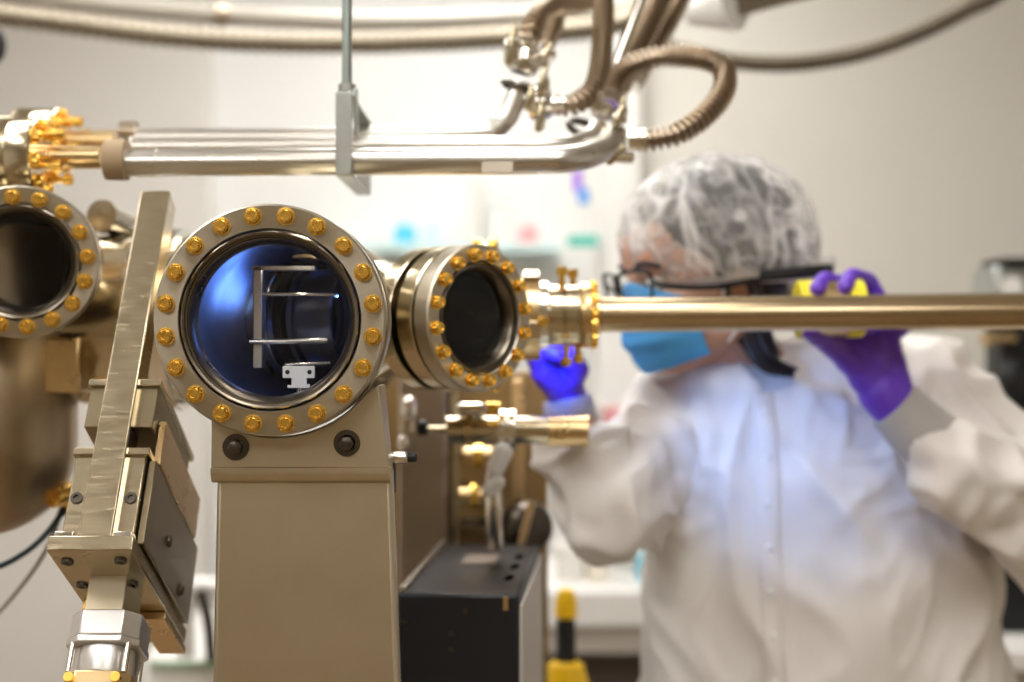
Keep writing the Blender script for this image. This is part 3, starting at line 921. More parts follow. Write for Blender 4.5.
for lab, u, v in (('upper brass fitting between the valve and the brown panel', 478, 455), ('lower brass fitting between the valve and the brown panel', 474, 496)):
    f_ = thing('brass_fitting', lab, 'fitting', P(u, v, 1.86))
    part('body', MB().cyl(P(u - 14, v, 1.86), P(u + 14, v, 1.86), .011), BRASSY, f_)
    part('nut', MB().cyl(P(u - 3, v, 1.86), P(u + 4, v, 1.86), .016, n=6), GOLD, f_)
    part('stem', MB().cyl(P(u, v, 1.86), P(u, v, 1.97), .006), STEEL, f_)

# yellow and black post
yp = thing('yellow_post', 'yellow stubby post with a black grip, by the white bench', 'post', P(566, 690, 2.1))
dY = 2.1
cxp = P(566, 0, dY)
def zz(v):
    return P(0, v, dY).z
T_ = Matrix.Translation((cxp.x, dY, 0))
part('base', MB().lathe([(0, .84), (.034, .84), (.034, zz(682)), (.026, zz(664)), (.017, zz(660))], 28, T_), YELLOW, yp)
part('grip', MB().lathe([(.0145, zz(662)), (.0150, zz(640)), (.0140, zz(617))], 28, T_), BLACKR, yp, label='black grip')
part('head', MB().lathe([(.0140, zz(618)), (.0175, zz(615)), (.0165, zz(600)), (.011, zz(590)), (0, zz(587))], 28, T_), YELLOW, yp)

# =================================================================== BACKGROUND
bench = thing('lab_bench', 'long white laboratory bench at the back behind the person', 'bench', (.45, 3.6, 0))
yb = 3.3
part('worktop', MB().box((P(330, 0, yb).x, yb, P(0, 627, yb).z), (P(760, 0, yb).x, 3.82, P(0, 592, yb).z)), WHITEP, bench, bevel=.004)
part('apron', MB().box((P(335, 0, yb).x, yb + .02, P(0, 655, yb).z), (P(755, 0, yb).x, 3.8, P(0, 628.5, yb).z)), GREYP, bench)
part('base_cabinet', MB().box((P(335, 0, yb).x, yb + .12, 0), (P(755, 0, yb).x, 3.8, P(0, 656, yb).z)), matte('dark_cabinet', (.10, .08, .07), .6), bench)
yb2 = 3.5
zb_ = P(0, 592, 3.3).z
bxs = thing('blue_box', 'bright blue box standing on the white bench', 'box', (P(648, 0, yb2).x, yb2, zb_))
w_ = .05
part('carton', MB().box((P(637, 0, yb2).x, yb2 - .04, zb_), (P(664, 0, yb2).x, yb2 + .04, P(0, 553, yb2).z)), CYAN, bxs, bevel=.004)
part('lid', MB().box((P(636, 0, yb2).x, yb2 - .042, P(0, 553, yb2).z), (P(665, 0, yb2).x, yb2 + .042, P(0, 549, yb2).z)), TEALW, bxs, bevel=.002)
for lab, u0, u1, v0, mat in (('tall cream carton on the white bench left of the blue box', 585, 606, 560, matte('cream_carton', (.78, .72, .60), .6)), ('low white tray on the white bench', 607, 632, 572, WHITEP), ('pale wide carton at the left end of the white bench', 556, 582, 545, WALLM)):
    b_ = thing('carton', lab, 'box', (P((u0 + u1) / 2, 0, yb2).x, yb2, zb_))
    part('carton', MB().box((P(u0, 0, yb2).x, yb2 - .06, zb_), (P(u1, 0, yb2).x, yb2 + .06, P(0, v0, yb2).z)), mat, b_, bevel=.004)
    part('flap', MB().box((P(u0, 0, yb2).x, yb2 - .06, P(0, v0, yb2).z + .0005), (P((u0 + u1) / 2 - .5, 0, yb2).x, yb2 + .06, P(0, v0, yb2).z + .004)), mat, b_)
# shelf on the back wall
ysh = 4.55
shelf = thing('wall_shelf', 'pale shelf on the far white wall, above the gold flanges', 'shelf', (P(440, 0, 4.6).x, 4.6, P(0, 252, 4.6).z))
part('board', MB().box((P(330, 0, 4.45).x, 4.4, P(0, 252, 4.45).z), (P(560, 0, 4.45).x, 4.7, P(0, 244, 4.45).z)), TEALW, shelf)
part('upright', MB().box((P(469, 0, 4.45).x, 4.42, P(0, 250, 4.45).z - .4), (P(481, 0, 4.45).x, 4.7, P(0, 178, 4.45).z)), WALLM, shelf)
zs = P(0, 244, 4.45).z
for i, (u, h, r, mat, lab) in enumerate(((405, 26, 11, CYAN, 'blue bottle on the far wall shelf'), (432, 30, 9, TEALW, 'pale teal bottle second along the far wall shelf'), (455, 20, 9, WHITEP, 'short white bottle next to the shelf upright'), (383, 18, 8, WHITEP, 'short white bottle at the left of the far wall shelf'), (500, 34, 10, WHITEP, 'tall white bottle right of the shelf upright'), (528, 24, 10, PINK, 'pink bottle at the right of the far wall shelf'))):
    t = thing('bottle', lab, 'bottle', (P(u, 0, 4.5).x, 4.5, zs), 'bottles on the far shelf')
    rr, hh = rad(r, 4.5), rad(h, 4.5)
    part('body', MB().lathe([(0, .0), (rr, .0), (rr, hh * .65), (rr * .45, hh * .82), (0, hh * .82)], 20), mat, t, True)
    part('cap', MB().lathe([(rr * .5, hh * .80), (rr * .5, hh), (0, hh)], 16), WHITEP, t, True)
# things fixed on the white post
sg = thing('green_label_holder', 'small green holder fixed on the white post', 'holder', P(582, 246, 3.8))
part('plate', MB().box(P(568, 246, 3.82) + Vector((0, -.012, 0)), P(598, 236, 3.82) + Vector((0, .018, 0))), GREEN, sg, bevel=.003)
part('lip', MB().box(P(568, 246, 3.82) + Vector((0, -.022, 0)), P(598, 244, 3.82) + Vector((0, -.0125, 0))), GREEN, sg)
rb = thing('hanging_tag', 'purple and blue tag hanging below the pipe clamps', 'tag', P(580, 200, 3.4))
part('tag', MB().box(P(573, 192, 3.4), P(582, 170, 3.4) + Vector((0, .01, 0))), matte('violet', (.35, .12, .75), .5), rb, bevel=.002)
part('tag_end', MB().box(P(578, 204, 3.39), P(589, 188, 3.39) + Vector((0, .01, 0))), matte('azure', (.10, .35, .85), .5), rb, bevel=.002)
part('string', MB().cyl(P(578, 170, 3.405), P(576, -60, 3.405), .002), WHITEP, rb)
# shelf trolley behind, between the window and the person (lower)
for lab, u, v0, v1, d, mat in (('pink folder standing behind the right sleeve', 613, 470, 408, 3.5, PINK), ('white folder standing beside the pink one', 594, 470, 400, 3.5, WHITEP), ('teal folder standing right of the pink one', 632, 470, 425, 3.5, TEALW)):
    t = thing('folder', lab, 'folder', (P(u, 0, d).x, d, P(0, v1, d).z))
    lo = P(u - 8, v0, d); hi = P(u + 8, v1, d)
    part('spine', MB().box((lo.x, d, lo.z), (hi.x, d + .01, hi.z)), mat, t, bevel=.002)
    part('cover', MB().box((lo.x, d + .011, lo.z), (lo.x + .004, d + .2, hi.z)), mat, t)
    part('cover', MB().box((hi.x - .004, d + .011, lo.z), (hi.x, d + .2, hi.z)), mat, t)
    part('pages', MB().box((lo.x + .006, d + .012, lo.z + .01), (hi.x - .006, d + .19, hi.z - .01)), WHITEP, t)
rk = thing('file_rack', 'white rack holding folders above the bench', 'rack', (P(612, 0, 3.6).x, 3.6, zb_))
part('shelf_board', MB().box((P(560, 0, 3.5).x, 3.49, P(0, 478, 3.5).z), (P(668, 0, 3.5).x, 3.78, P(0, 470.5, 3.5).z)), WHITEP, rk)
rl = part('post', MB().box((-.01, -.01, 0), (.01, .01, P(0, 478, 3.5).z - zb_)), WHITEP, rk, True)
copies(rl, [Matrix.Translation((dx, dy, 0)) for dx in (-.12, .13) for dy in (.0, .16)])

# left lower: white hose and machine behind the column
wm = thing('white_machine', 'white rounded machine casing behind the tilted stage motor', 'machine', (P(190, 0, 2.8).x, 2.9, 0))
part('casing', MB().box((P(140, 0, 2.8).x, 2.8, 0), (P(330, 0, 2.8).x, 3.3, P(0, 655, 2.8).z)), WHITEP, wm, bevel=.02)
part('green_band', MB().box((P(150, 0, 2.79).x, 2.785, P(0, 668, 2.8).z), (P(320, 0, 2.79).x, 2.7995, P(0, 660, 2.8).z)), matte('sage', (.35, .45, .33), .5), wm)
part('handle', MB().sweep(spline([P(186, 655, 2.75), P(186, 600, 2.72), P(196, 585, 2.72), P(225, 590, 2.74), P(250, 600, 2.8)], .02), rad(9, 2.7), 16), WHITEP, wm)
part('arm', MB().sweep(spline([P(200, 590, 2.7), P(208, 620, 2.7), P(212, 660, 2.72)], .02), rad(6, 2.7), 16), DARKM, wm)
cb = thing('black_cable', 'thick black cable crossing the lower left corner', 'cable', P(20, 555, 1.5))
part('cable', MB().sweep(spline([Vector((-1.05, 1.5, .006)), Vector((-1.0, 1.5, .5)), P(-120, 590, 1.5), P(-20, 572, 1.5), P(20, 556, 1.5), P(48, 532, 1.52), P(66, 505, 1.54)], .01), .0032, 12), matte('dark_teal_rubber', (.015, .03, .04), .5), cb)
part('plug', MB().cyl(P(64, 508, 1.54), P(70, 497, 1.545), .007), GOLD, cb)
cb = thing('grey_cable', 'thin grey cable hanging below the black cable at the left edge', 'cable', P(20, 600, 1.55))
part('cable', MB().sweep(spline([Vector((-.95, 1.56, .006)), Vector((-.9, 1.56, .5)), P(-100, 720, 1.56), P(-10, 622, 1.56), P(20, 588, 1.56), P(45, 552, 1.56), P(62, 512, 1.56)], .01), .0024, 10), matte('grey_rubber', (.3, .28, .25), .6), cb)
part('plug', MB().cyl(P(61, 515, 1.56), P(66, 502, 1.56), .005), DARKM, cb)

# right edge apparatus
rb_ = thing('bench_instrument', 'small dark instrument with white top, at the right edge above the tube', 'instrument', P(1010, 400, 2.9))
dR = 2.9
part('body', MB().box((P(995, 0, dR).x, dR, P(0, 300, dR).z), (P(1050, 0, dR).x, dR + .15, P(0, 266, dR).z)), GALV, rb_, bevel=.008)
part('top', MB().box((P(1000, 0, dR).x, dR - .02, P(0, 265, dR).z), (P(1045, 0, dR).x, dR + .12, P(0, 258, dR).z)), BLACK, rb_, bevel=.004)
part('dial', MB().cyl(P(1012, 287, dR - .02), P(1012, 287, dR), .022), WHITEP, rb_)
part('column', MB().box((P(1004, 0, dR).x, dR + .02, .8), (P(1040, 0, dR).x, dR + .12, P(0, 300, dR).z)), BLACK, rb_, bevel=.006)
part('arm', MB().cyl(P(985, 339, dR - .02), P(1012, 337, dR + .03), .014), BRASSY, rb_)
part('knob', MB().ellipsoid(P(1012, 378, dR - .04), (.03, .03, .04)), BLACKR, rb_)
t2 = thing('side_table', 'dark bench at the right edge under the small instrument', 'bench', (1.2, 2.95, 0))
part('top', MB().box((P(975, 0, 2.8).x, 2.75, .76), (1.9, 3.4, .8)), WHITEP, t2, bevel=.004)
part('cabinet', MB().box((P(980, 0, 2.8).x, 2.8, 0), (1.88, 3.38, .76)), GREYP, t2)
# =================================================================== PERSON
DP = 1.82
person = thing('person', 'person in white coat, gauze cap, blue mask and purple gloves working at the metal tube', 'person', (P(815, 0, 1.87).x, 1.90, 0))
f_dir = Vector((-.93, -.36, -.17)).normalized()
hx = Vector((0, 0, 1)).cross(f_dir)
h_back = -f_dir
hz = None
hY = -f_dir
hX = hY.cross(Vector((0, 0, 1))).normalized()
hZ = hX.cross(hY).normalized()
HC = P(699, 276, 1.80)
MH = Matrix(((hX.x, hY.x, hZ.x, HC.x), (hX.y, hY.y, hZ.y, HC.y), (hX.z, hY.z, hZ.z, HC.z), (0, 0, 0, 1)))

# joints
NECK = P(742, 372, 1.86)
SHL, ELL, WRL = P(925, 405, 1.86), P(1062, 525, 1.74), P(897, 408, 1.700)
FAL = P(926, 446, 1.70)
SHR, ELR, WRR = P(655, 440, 1.84), P(604, 512, 1.72), P(568, 402, 1.757)

# ---- body: one skin, head to feet
bd = MB()
bd.ellipsoid((0, .022, .030), (.074, .094, .086), MH)
bd.ellipsoid((0, -.022, -.030), (.060, .070, .088), MH)
bd.ellipsoid((0, -.050, -.090), (.036, .040, .030), MH)
bd.ellipsoid((0, -.076, .040), (.054, .022, .034), MH)
for s in (-1, 1):
    bd.ellipsoid((s * .036, -.062, -.036), (.028, .028, .026), MH)
    bd.capsule(MH @ Vector((s * .050, .01, -.065)), .022, MH @ Vector((s * .018, -.055, -.098)), .018)
    bd.capsule(MH @ Vector((s * .014, -.090, .020)), .010, MH @ Vector((s * .046, -.074, .020)), .009)
    bd.ellipsoid((s * .074, .018, -.008), (.009, .018, .032), MH @ Matrix.Rotation(s * .25, 4, 'Z'))
    bd.ellipsoid((s * .010, -.097, -.046), (.009, .010, .009), MH)
bd.capsule(MH @ Vector((0, -.092, .008)), .010, MH @ Vector((0, -.103, -.040)), .0115)
bd.capsule(MH @ Vector((-.018, -.090, -.076)), .008, MH @ Vector((.018, -.090, -.076)), .008)
bd.capsule(MH @ Vector((0, .03, -.05)), .054, NECK + Vector((0, 0, -.02)), .056)
tc_ = P(795, 470, 1.88)
pv_ = P(822, 690, 1.91)
bd.capsule(NECK, .05, SHL + Vector((-.03, .01, 0)), .055)
bd.capsule(NECK, .05, SHR + Vector((.02, .01, 0)), .055)
bd.ellipsoid(tc_, (.15, .095, .17))
bd.capsule(tc_, .11, pv_, .13)
for a, b, c, r in ((SHL, ELL, WRL, 1), (SHR, ELR, WRR, 1)):
    bd.capsule(a, .048, b, .038)
    bd.capsule(b, .038, c, .026)
for s, fx in ((-1, .02), (1, -.02)):
    hip = pv_ + Vector((s * .085, 0, -.06))
    kn = Vector((hip.x + fx * .5, hip.y - .02, .47))
    an = Vector((hip.x + fx, hip.y + .01, .09))
    bd.capsule(hip, .085, kn, .055)
    bd.capsule(kn, .053, an, .036)
    bd.capsule(an + Vector((0, .0, -.03)), .034, an + Vector((-.02, -.13, -.055)), .026)
bk = bake(bd, .0055, 5)
part('body', bk, SKIN, person, sharp=180)

# eyes and brows
for s in (-1, 1):
    ey = part('eye', MB().ellipsoid((s * .031, -.0815, .0), (.0125, .0125, .0105), MH), WHITEP, person)
    part('iris', MB().ellipsoid((s * .031, -.0925, -.001), (.0055, .003, .0055), MH), BLACK, ey)
    part('eyebrow', MB().sweep(spline([MH @ Vector((s * .014, -.0985, .022)), MH @ Vector((s * .032, -.095, .029)), MH @ Vector((s * .052, -.080, .022))], .004), .0035, 8), HAIR, person)

# ---- hair: dark mass under the cap, locks at the nape
hr = MB()
hr.ellipsoid((0, .042, .054), (.090, .100, .086), MH)
hr.ellipsoid((0, .085, -.005), (.066, .058, .055), MH)
hr.ellipsoid((.036, .000, .062), (.045, .052, .045), MH)
hr.ellipsoid((-.036, .000, .062), (.045, .052, .045), MH)
for s in (-1, 1):
    hr.capsule(MH @ Vector((s * .070, .0, .03)), .014, MH @ Vector((s * .072, -.004, -.025)), .006)
hk = bake(hr, .005, 4)
hk.v = [p + n * (.004 * ridged(Vector(((MH.inverted() @ p).x * 60, (MH.inverted() @ p).y * 20, (MH.inverted() @ p).z * 60)))) for p, n in zip(hk.v, hk.n)]
hair_ = part('hair', hk, HAIR, person, sharp=180)
lk = MB()
for q in range(9):
    o = Vector((random.uniform(-.012, .012), random.uniform(-.014, .012), random.uniform(-.01, .01)))
    o2 = o * random.uniform(.4, 1.2)
    pth = spline([P(738, 296, 1.79) + o, P(747, 325, 1.775) + o, P(757, 350, 1.765) + o2, P(771, 366, 1.765) + o2, P(793, 368 + q * .7, 1.775) + o2 * .6], .006)
    lk.sweep(pth, [.0085 * (1 - .8 * (i / len(pth)) ** 2) for i in range(len(pth))], 8)
part('hair_lock', lk, HAIR, hair_)
for s in (1, -1):
    l2 = MB()
    for q in range(4):
        o = Vector((random.uniform(-.006, .006), random.uniform(-.006, .006), 0))
        pth = spline([MH @ Vector((s * .076, .03, .01)) + o, MH @ Vector((s * .080, .034, -.04)) + o, MH @ Vector((s * .072, .044, -.085)) + o, MH @ Vector((s * .06, .06, -.115)) + o], .006)
        l2.sweep(pth, [.009 * (1 - .6 * (i / len(pth))) for i in range(len(pth))], 8)
    part('hair_lock', l2, HAIR, hair_)

# ---- gauze cap
cp_v, cp_f, dens = [], [], []
NU, NV = 220, 60
cc = Vector((0, .032, .050))
for j in range(NV + 1):
    v = j / NV
    th = v * 2.08                       # polar angle from the crown
    for i in range(NU):
        a = 2 * PI * i / NU
        ca, sa = math.cos(a), math.sin(a)
        fold = noise.noise(Vector((ca * 3.4, sa * 3.4, v * 1.2))) * .6 + noise.noise(Vector((ca * 9, sa * 9, v * 2.0 + 5))) * .5
        fine = ridged(Vector((ca * 7 + .6 * math.sin(v * 5), sa * 7, v * 1.5 + 9)))
        amp = .012 * min(1, v * 2.5)
        sag = .014 * max(0, math.cos(a - PI / 2)) * math.sin(th)
        rr = math.sin(th)
        if v > .88:
            rr *= 1 - .10 * ((v - .88) / .12) ** 2
        x = ca * (.110 * rr + amp * fold)
        y = sa * (.130 * rr + amp * fold) + sag
        z = .106 * math.cos(th) + .004 * fold * (1 - v)
        tilt = -.13 * y - .016                  # brim: high on the brow, low at the nape
        p = cc + Vector((x, y, z + (tilt * v ** 1.5)))
        cp_v.append(MH @ p)
        d3 = Vector((ca * math.sin(th), sa * math.sin(th), math.cos(th)))
        n1 = noise.noise(d3 * 3.1 + Vector((1, 4, 2)))
        n2 = noise.noise(Vector((d3.x * 6 + d3.z * 3, d3.y * 6, d3.z * 2.5 + 7)))
        n3 = noise.noise(Vector((d3.x * 7 - d3.y * 4, d3.y * 5 + 3, d3.z * 5)))
        d = .17 + .22 * max(0, n1) + .12 * max(0, fold)
        gate = min(1, max(0, .45 + 1.6 * noise.noise(d3 * 2.2 + Vector((9, 2, 5)))))
        n4 = noise.noise(Vector((ca * 3.2 + n1 * 1.2, sa * 3.2, v * 1.1 + 2)))
        d += .42 * gate * max(0, 1 - 4.2 * abs(n2)) + .26 * (1 - gate) * max(0, 1 - 4.5 * abs(n3)) + .55 * max(0, 1 - 7 * abs(n4))
        d += .10 * max(0, fine) ** 3
        if v < .10:
            d += .10
        if v > .955:
            d = .9
        dens.append(min(.95, d))
for j in range(NV):
    for i in range(NU):
        i2 = (i + 1) % NU
        cp_f.append((j * NU + i, (j + 1) * NU + i, (j + 1) * NU + i2, j * NU + i2))
cm = MB()
cm.v, cm.f = cp_v, cp_f
co_ = part('gauze_cap', cm, NET, person, sharp=180)
at = co_.data.attributes.new('gauze', 'FLOAT', 'POINT')
at.data.foreach_set('value', dens)
# soft ruffled tail of the cap at the back
tl = MB()
tl.capsule(P(795, 276, 1.80), .022, P(828, 264, 1.81), .010)
tl.capsule(P(795, 285, 1.79), .014, P(826, 281, 1.80), .005)
tl.capsule(P(792, 262, 1.82), .014, P(816, 246, 1.82), .006)
tk = bake(tl, .003, 3)
tk.v = [p + n * (.004 * ridged(p * 45)) for p, n in zip(tk.v, tk.n)]
part('cap_tail', tk, matte('gauze_dense', (.62, .60, .56), .8), co_, sharp=180)

# ---- face mask with pleats and ear loops
mk_v, mk_f = [], []
NU, NV = 40, 40
for j in range(NV + 1):
    v = j / NV
    for i in range(NU + 1):
        u = -1 + 2 * i / NU
        al = u * 1.30
        fr = -.094 - .024 * math.sin(PI * min(1, v * .92 + .08)) ** .8
        bulge = max(0, math.cos(al * .95))
        x = .0735 * math.sin(al) * (1 - .10 * v)
        y = .012 + (fr - .012) * bulge ** .75
        z = .0 - .020 * abs(u) ** 1.5 - v * (.112 - .036 * abs(u) ** 1.4)
        if v < .15:
            z += .006 * math.cos(u * PI) * (1 - v / .15)
        pl = .0022 * (1 - abs(u) ** 4) * math.sin(v * PI * 7) * (1 if .2 < v < .85 else .3)
        y -= pl
        z += .0015 * noise.noise(Vector((u * 5, v * 6, 3)))
        mk_v.append(MH @ Vector((x, y, z)))
for j in range(NV):
    for i in range(NU):
        a = j * (NU + 1) + i
        mk_f.append((a, a + 1, a + NU + 2, a + NU + 1))
mm_ = MB()
mm_.v, mm_.f = mk_v, mk_f
mo = part('face_mask', mm_, MASKM, person, sharp=180)
so = mo.modifiers.new('thick', 'SOLIDIFY')
so.thickness = .0016
for s in (-1, 1):
    lp = MB()
    lp.sweep(spline([MH @ Vector((s * .071, -.010, -.026)), MH @ Vector((s * .079, .008, .006)), MH @ Vector((s * .083, .030, .016)), MH @ Vector((s * .083, .038, -.008)), MH @ Vector((s * .078, .022, -.05)), MH @ Vector((s * .068, -.010, -.085))], .005), .0016, 8)
    part('ear_loop', lp, MASKW, mo)

# ---- safety glasses
gf = MB()
gl_ = MB()
for s in (-1, 1):
    cxg = s * .034
    poly = [(-.030, .016), (.0, .020), (.029, .017), (.033, .004), (.028, -.017), (.006, -.023), (-.016, -.020), (-.028, -.006)]
    pts3 = []
    for q in range(len(poly)):
        x, z = poly[q]
        xx = cxg + s * x
        yy = -.118 + 3.2 * xx * xx
        pts3.append(MH @ Vector((xx, yy, z + .002)))
    cl = spline(pts3 + [pts3[0]], .003)
    gf.sweep(cl, .0026, 8)
    cen = MH @ Vector((cxg, -.120 + 3.2 * cxg * cxg, .001))
    n_ = len(cl)
    gl_.add(cl + [cen], [(i, (i + 1) % n_, n_) for i in range(n_)])
gf.sweep(spline([MH @ Vector((-.008, -.1185, .012)), MH @ Vector((0, -.121, .014)), MH @ Vector((.008, -.1185, .012))], .003), .0026, 8)
fr_ = part('glasses_frame', gf, BLACK, person)
ln = part('glasses_lens', gl_, LENS, fr_)
for s in (-1, 1):
    tm = MB()
    pth = spline([MH @ Vector((s * .066, -.104, .006)), MH @ Vector((s * .078, -.085, -.003)), MH @ Vector((s * .083, -.03, -.013)), MH @ Vector((s * .092, .03, -.013)), MH @ Vector((s * .104, .08, -.013)), MH @ Vector((s * .092, .13, -.016))], .005)
    M_ = len(pth)
    tm.sweep(pth, [.0036 if i < M_ * .7 else .0048 for i in range(M_)], 8)
    part('glasses_temple', tm, BLACK, fr_)
    sh = MB()
    a = [MH @ Vector((s * .068, -.102, .016)), MH @ Vector((s * .079, -.070, .014)), MH @ Vector((s * .079, -.066, -.012)), MH @ Vector((s * .066, -.098, -.014))]
    sh.add(a, [(0, 1, 2, 3)])
    part('side_shield', sh, LENS, fr_)
part('head_strap', MB().sweep(spline([MH @ Vector((.100, .03, -.009)), MH @ Vector((.112, .08, -.013)), MH @ Vector((.092, .135, -.016)), MH @ Vector((0, .172, -.018)), MH @ Vector((-.092, .135, -.016)), MH @ Vector((-.112, .08, -.013)), MH @ Vector((-.100, .03, -.009))], .006), .0075, 10), BLACKR, fr_)

# ---- white coat: torso, sleeves and skirt as one cloth
ct = MB()
secs = [(369, 741, 50, .060, 1.850), (382, 750, 78, .075, 1.855), (398, 775, 128, .095, 1.865), (425, 787, 150, .115, 1.87), (470, 800, 166, .130, 1.875), (530, 812, 166, .128, 1.885), (600, 822, 170, .132, 1.89), (682, 829, 177, .140, 1.90), (760, 835, 186, .15, 1.905), (900, 838, 196, .16, 1.91), (1000, 838, 200, .165, 1.91)]
n = 48
vs, fs = [], []
for v, u, ru, ry, d in secs:
    c = P(u, v, d)
    rx = rad(ru, d)
    for k in range(n):
        a = 2 * PI * k / n
        e = 2.4
        cx__ = math.copysign(abs(math.cos(a)) ** (2 / e), math.cos(a))
        sy__ = math.copysign(abs(math.sin(a)) ** (2 / e), math.sin(a))
        vs.append(c + Vector((cx__ * rx, sy__ * ry, 0)))
for j in range(len(secs) - 1):
    for k in range(n):
        k2 = (k + 1) % n
        fs.append((j * n + k, (j + 1) * n + k, (j + 1) * n + k2, j * n + k2))
fs.append(tuple(range(n)))
fs.append(tuple(reversed([(len(secs) - 1) * n + k for k in range(n)])))
ct.add(vs, fs)
ct.capsule(P(775, 372, 1.86), .045, P(915, 396, 1.87), .078)
ct.capsule(P(735, 388, 1.85), .045, P(670, 428, 1.845), .070)
# left sleeve (raised, elbow out past the right edge)
ct.capsule(P(925, 408, 1.87), .080, ELL, .076)
ct.capsule(ELL, .074, P(985, 482, 1.70), .062)
ct.capsule(P(990, 482, 1.70), .066, P(958, 466, 1.695), .058)
ct.capsule(P(960, 466, 1.695), .058, P(944, 452, 1.697), .046)
# right sleeve
ct.capsule(P(672, 440, 1.85), .078, P(640, 480, 1.79), .056)
ct.capsule(P(640, 480, 1.79), .056, P(606, 512, 1.72), .054)
ct.capsule(P(606, 514, 1.72), .054, P(584, 455, 1.75), .044)
ct.capsule(P(584, 462, 1.75), .044, P(576, 446, 1.757), .038)
def crease(v):
    return max(0, 1 - 3.4 * abs(noise.noise(v))) ** 1.4


ck = bake(ct, .0065, 8)
out = []
for p, nn in zip(ck.v, ck.n):
    q = p - person.location
    arm_ = 0
    for a, b in ((SHL, ELL), (ELL, WRL), (SHR, ELR), (ELR, WRR)):
        t = max(0, min(1, (p - a).dot(b - a) / (b - a).length_squared))
        dd = (p - (a + (b - a) * t)).length
        if dd < .13:
            arm_ = max(arm_, min(1, (1 - dd / .13) * 2.2))
    wob = noise.noise(q * 5) * .35
    c1 = crease(Vector((q.x * 6.5 + wob * 2, q.y * 5, q.z * 1.5)))
    c2 = crease(Vector((q.x * 9 + q.z * 5, q.y * 7, q.z * 4 - q.x * 3 + 7)))
    c3 = crease(Vector((q.x * 11 + 2, q.y * 8, q.z * 12 + wob * 4)))
    c4 = crease(Vector((q.x * 10 - q.z * 9, q.y * 9, q.z * 9 + q.x * 8 + 3)))
    big = noise.noise(Vector((q.x * 5, q.y * 5, q.z * 3.5 + 11)))
    h = (1 - arm_) * (.013 * c1 + .008 * c2) + arm_ * (.012 * c3 + .012 * c4) + .012 * big + .004 * crease(Vector((q.x * 20 + wob * 3, q.y * 15, q.z * 8 + 5)))
    out.append(p + nn * h)
ck.v = out
coat = part('coat', ck, COATM, person, sharp=180)
tree = BVHTree.FromPolygons(ck.v, ck.f)


def on_coat(u, v, off):
    o = Vector((0, 0, CAMZ))
    o = Vector((P(u, v, 1.0).x * 1.8, 1.0, P(u, v, 1.8).z))
    h = tree.ray_cast(o, Vector((0, 1, 0)))
    if h[0] is None:
        return None
    return h[0] + Vector((0, -off, 0))


# front placket with snaps
pv, pf = [], []
rows = 0
for q in range(44):
    v = 390 + q * 9.0
    uc = 758 + (q / 44) * 14
    row = [on_coat(uc + e * 11, v, .004 if abs(e) < .9 else .0012) for e in (-1, -.8, 0, .8, 1)]
    if any(r is None for r in row):
        continue
    pv += row
    rows += 1
for j in range(rows - 1):
    for i in range(4):
        a = j * 5 + i
        pf.append((a, a + 5, a + 6, a + 1))
pm = MB()
pm.v, pm.f = pv, pf
po = part('placket', pm, COATM, coat, sharp=180)
so = po.modifiers.new('thick', 'SOLIDIFY')
so.thickness = .002
sn0 = None
for q in range(7):
    v = 410 + q * 44
    p = on_coat(758 + ((v - 390) / 396) * 14, v, .004)
    if p is None:
        continue
    part('snap', MB().lathe([(0, .0035), (.004, .003), (.0062, 0)], 14, align((0, -1, 0), p)), WHITEP, coat)
# collar band
clr = MB()
cpts = []
for k in range(25):
    a = 2 * PI * k / 24
    cpts.append(P(742, 366, 1.852) + Vector((.066 * math.cos(a), .062 * math.sin(a), .010 * math.sin(a) + .012 * math.cos(a))))
clr.sweep(spline(cpts, .008), .011, 12)
part('collar', clr, COATM, coat)

# knitted cuffs
for nm, a, b, r0, r1 in (('l', P(894, 405, 1.70), P(940, 450, 1.697), .0345, .0440), ('r', P(567, 398, 1.757), P(576, 446, 1.757), .0320, .0375)):
    path = [a + (b - a) * (i / 24) for i in range(25)]
    cf = MB().sweep(path, [r0 + (r1 - r0) * i / 24 + (.0008 if i % 2 else -.0004) for i in range(25)], 40)
    part('cuff', cf, KNIT, coat, label='grey knitted cuff')


# ---- gloved hands
def finger(mb, pts, r0, r1):
    m = len(pts) - 1
    for i in range(m):
        ra = r0 + (r1 - r0) * i / m
        rb2 = r0 + (r1 - r0) * (i + 1) / m
        mb.capsule(pts[i], ra, pts[i + 1], rb2, 16, 5)


gl = MB()
yc = D2                                 # sleeve axis
# palm: slab from wrist to knuckle line, behind and under the sleeve
kn = [P(838, 328, 1.706), P(858, 324, 1.709), P(875, 328, 1.711), P(888, 338, 1.711)]
for q, k_p in enumerate(kn):
    gl.capsule(P(882 + q * 5, 396 - q * 2, 1.700), .0185, k_p, .0135)
gl.capsule(P(866, 378, 1.695), .021, P(850, 346, 1.697), .017)
gl.capsule(P(872, 366, 1.700), .022, P(872, 340, 1.703), .016)
gl.capsule(WRL, .0285, P(880, 392, 1.699), .027)
gl.capsule(WRL + (FAL - WRL) * .25, .030, WRL, .028)
fz = lambda u, v, d: P(u, v, d)
finger(gl, [kn[0], fz(846, 299, 1.710), fz(838, 283, 1.697), fz(824, 279, 1.664), fz(817, 289, 1.628)], .0112, .0088)
finger(gl, [kn[1], fz(877, 298, 1.712), fz(868, 281, 1.699), fz(852, 276, 1.666), fz(845, 287, 1.630)], .0116, .0090)
finger(gl, [kn[2], fz(893, 312, 1.712), fz(893, 303, 1.692), fz(885, 303, 1.666), fz(877, 310, 1.636)], .0108, .0084)
finger(gl, [kn[3], fz(905, 326, 1.706), fz(907, 318, 1.690), fz(902, 316, 1.668), fz(895, 320, 1.645)], .0094, .0076)
finger(gl, [fz(860, 372, 1.692), fz(838, 350, 1.678), fz(822, 339, 1.660), fz(809, 331, 1.638)], .0165, .0098)
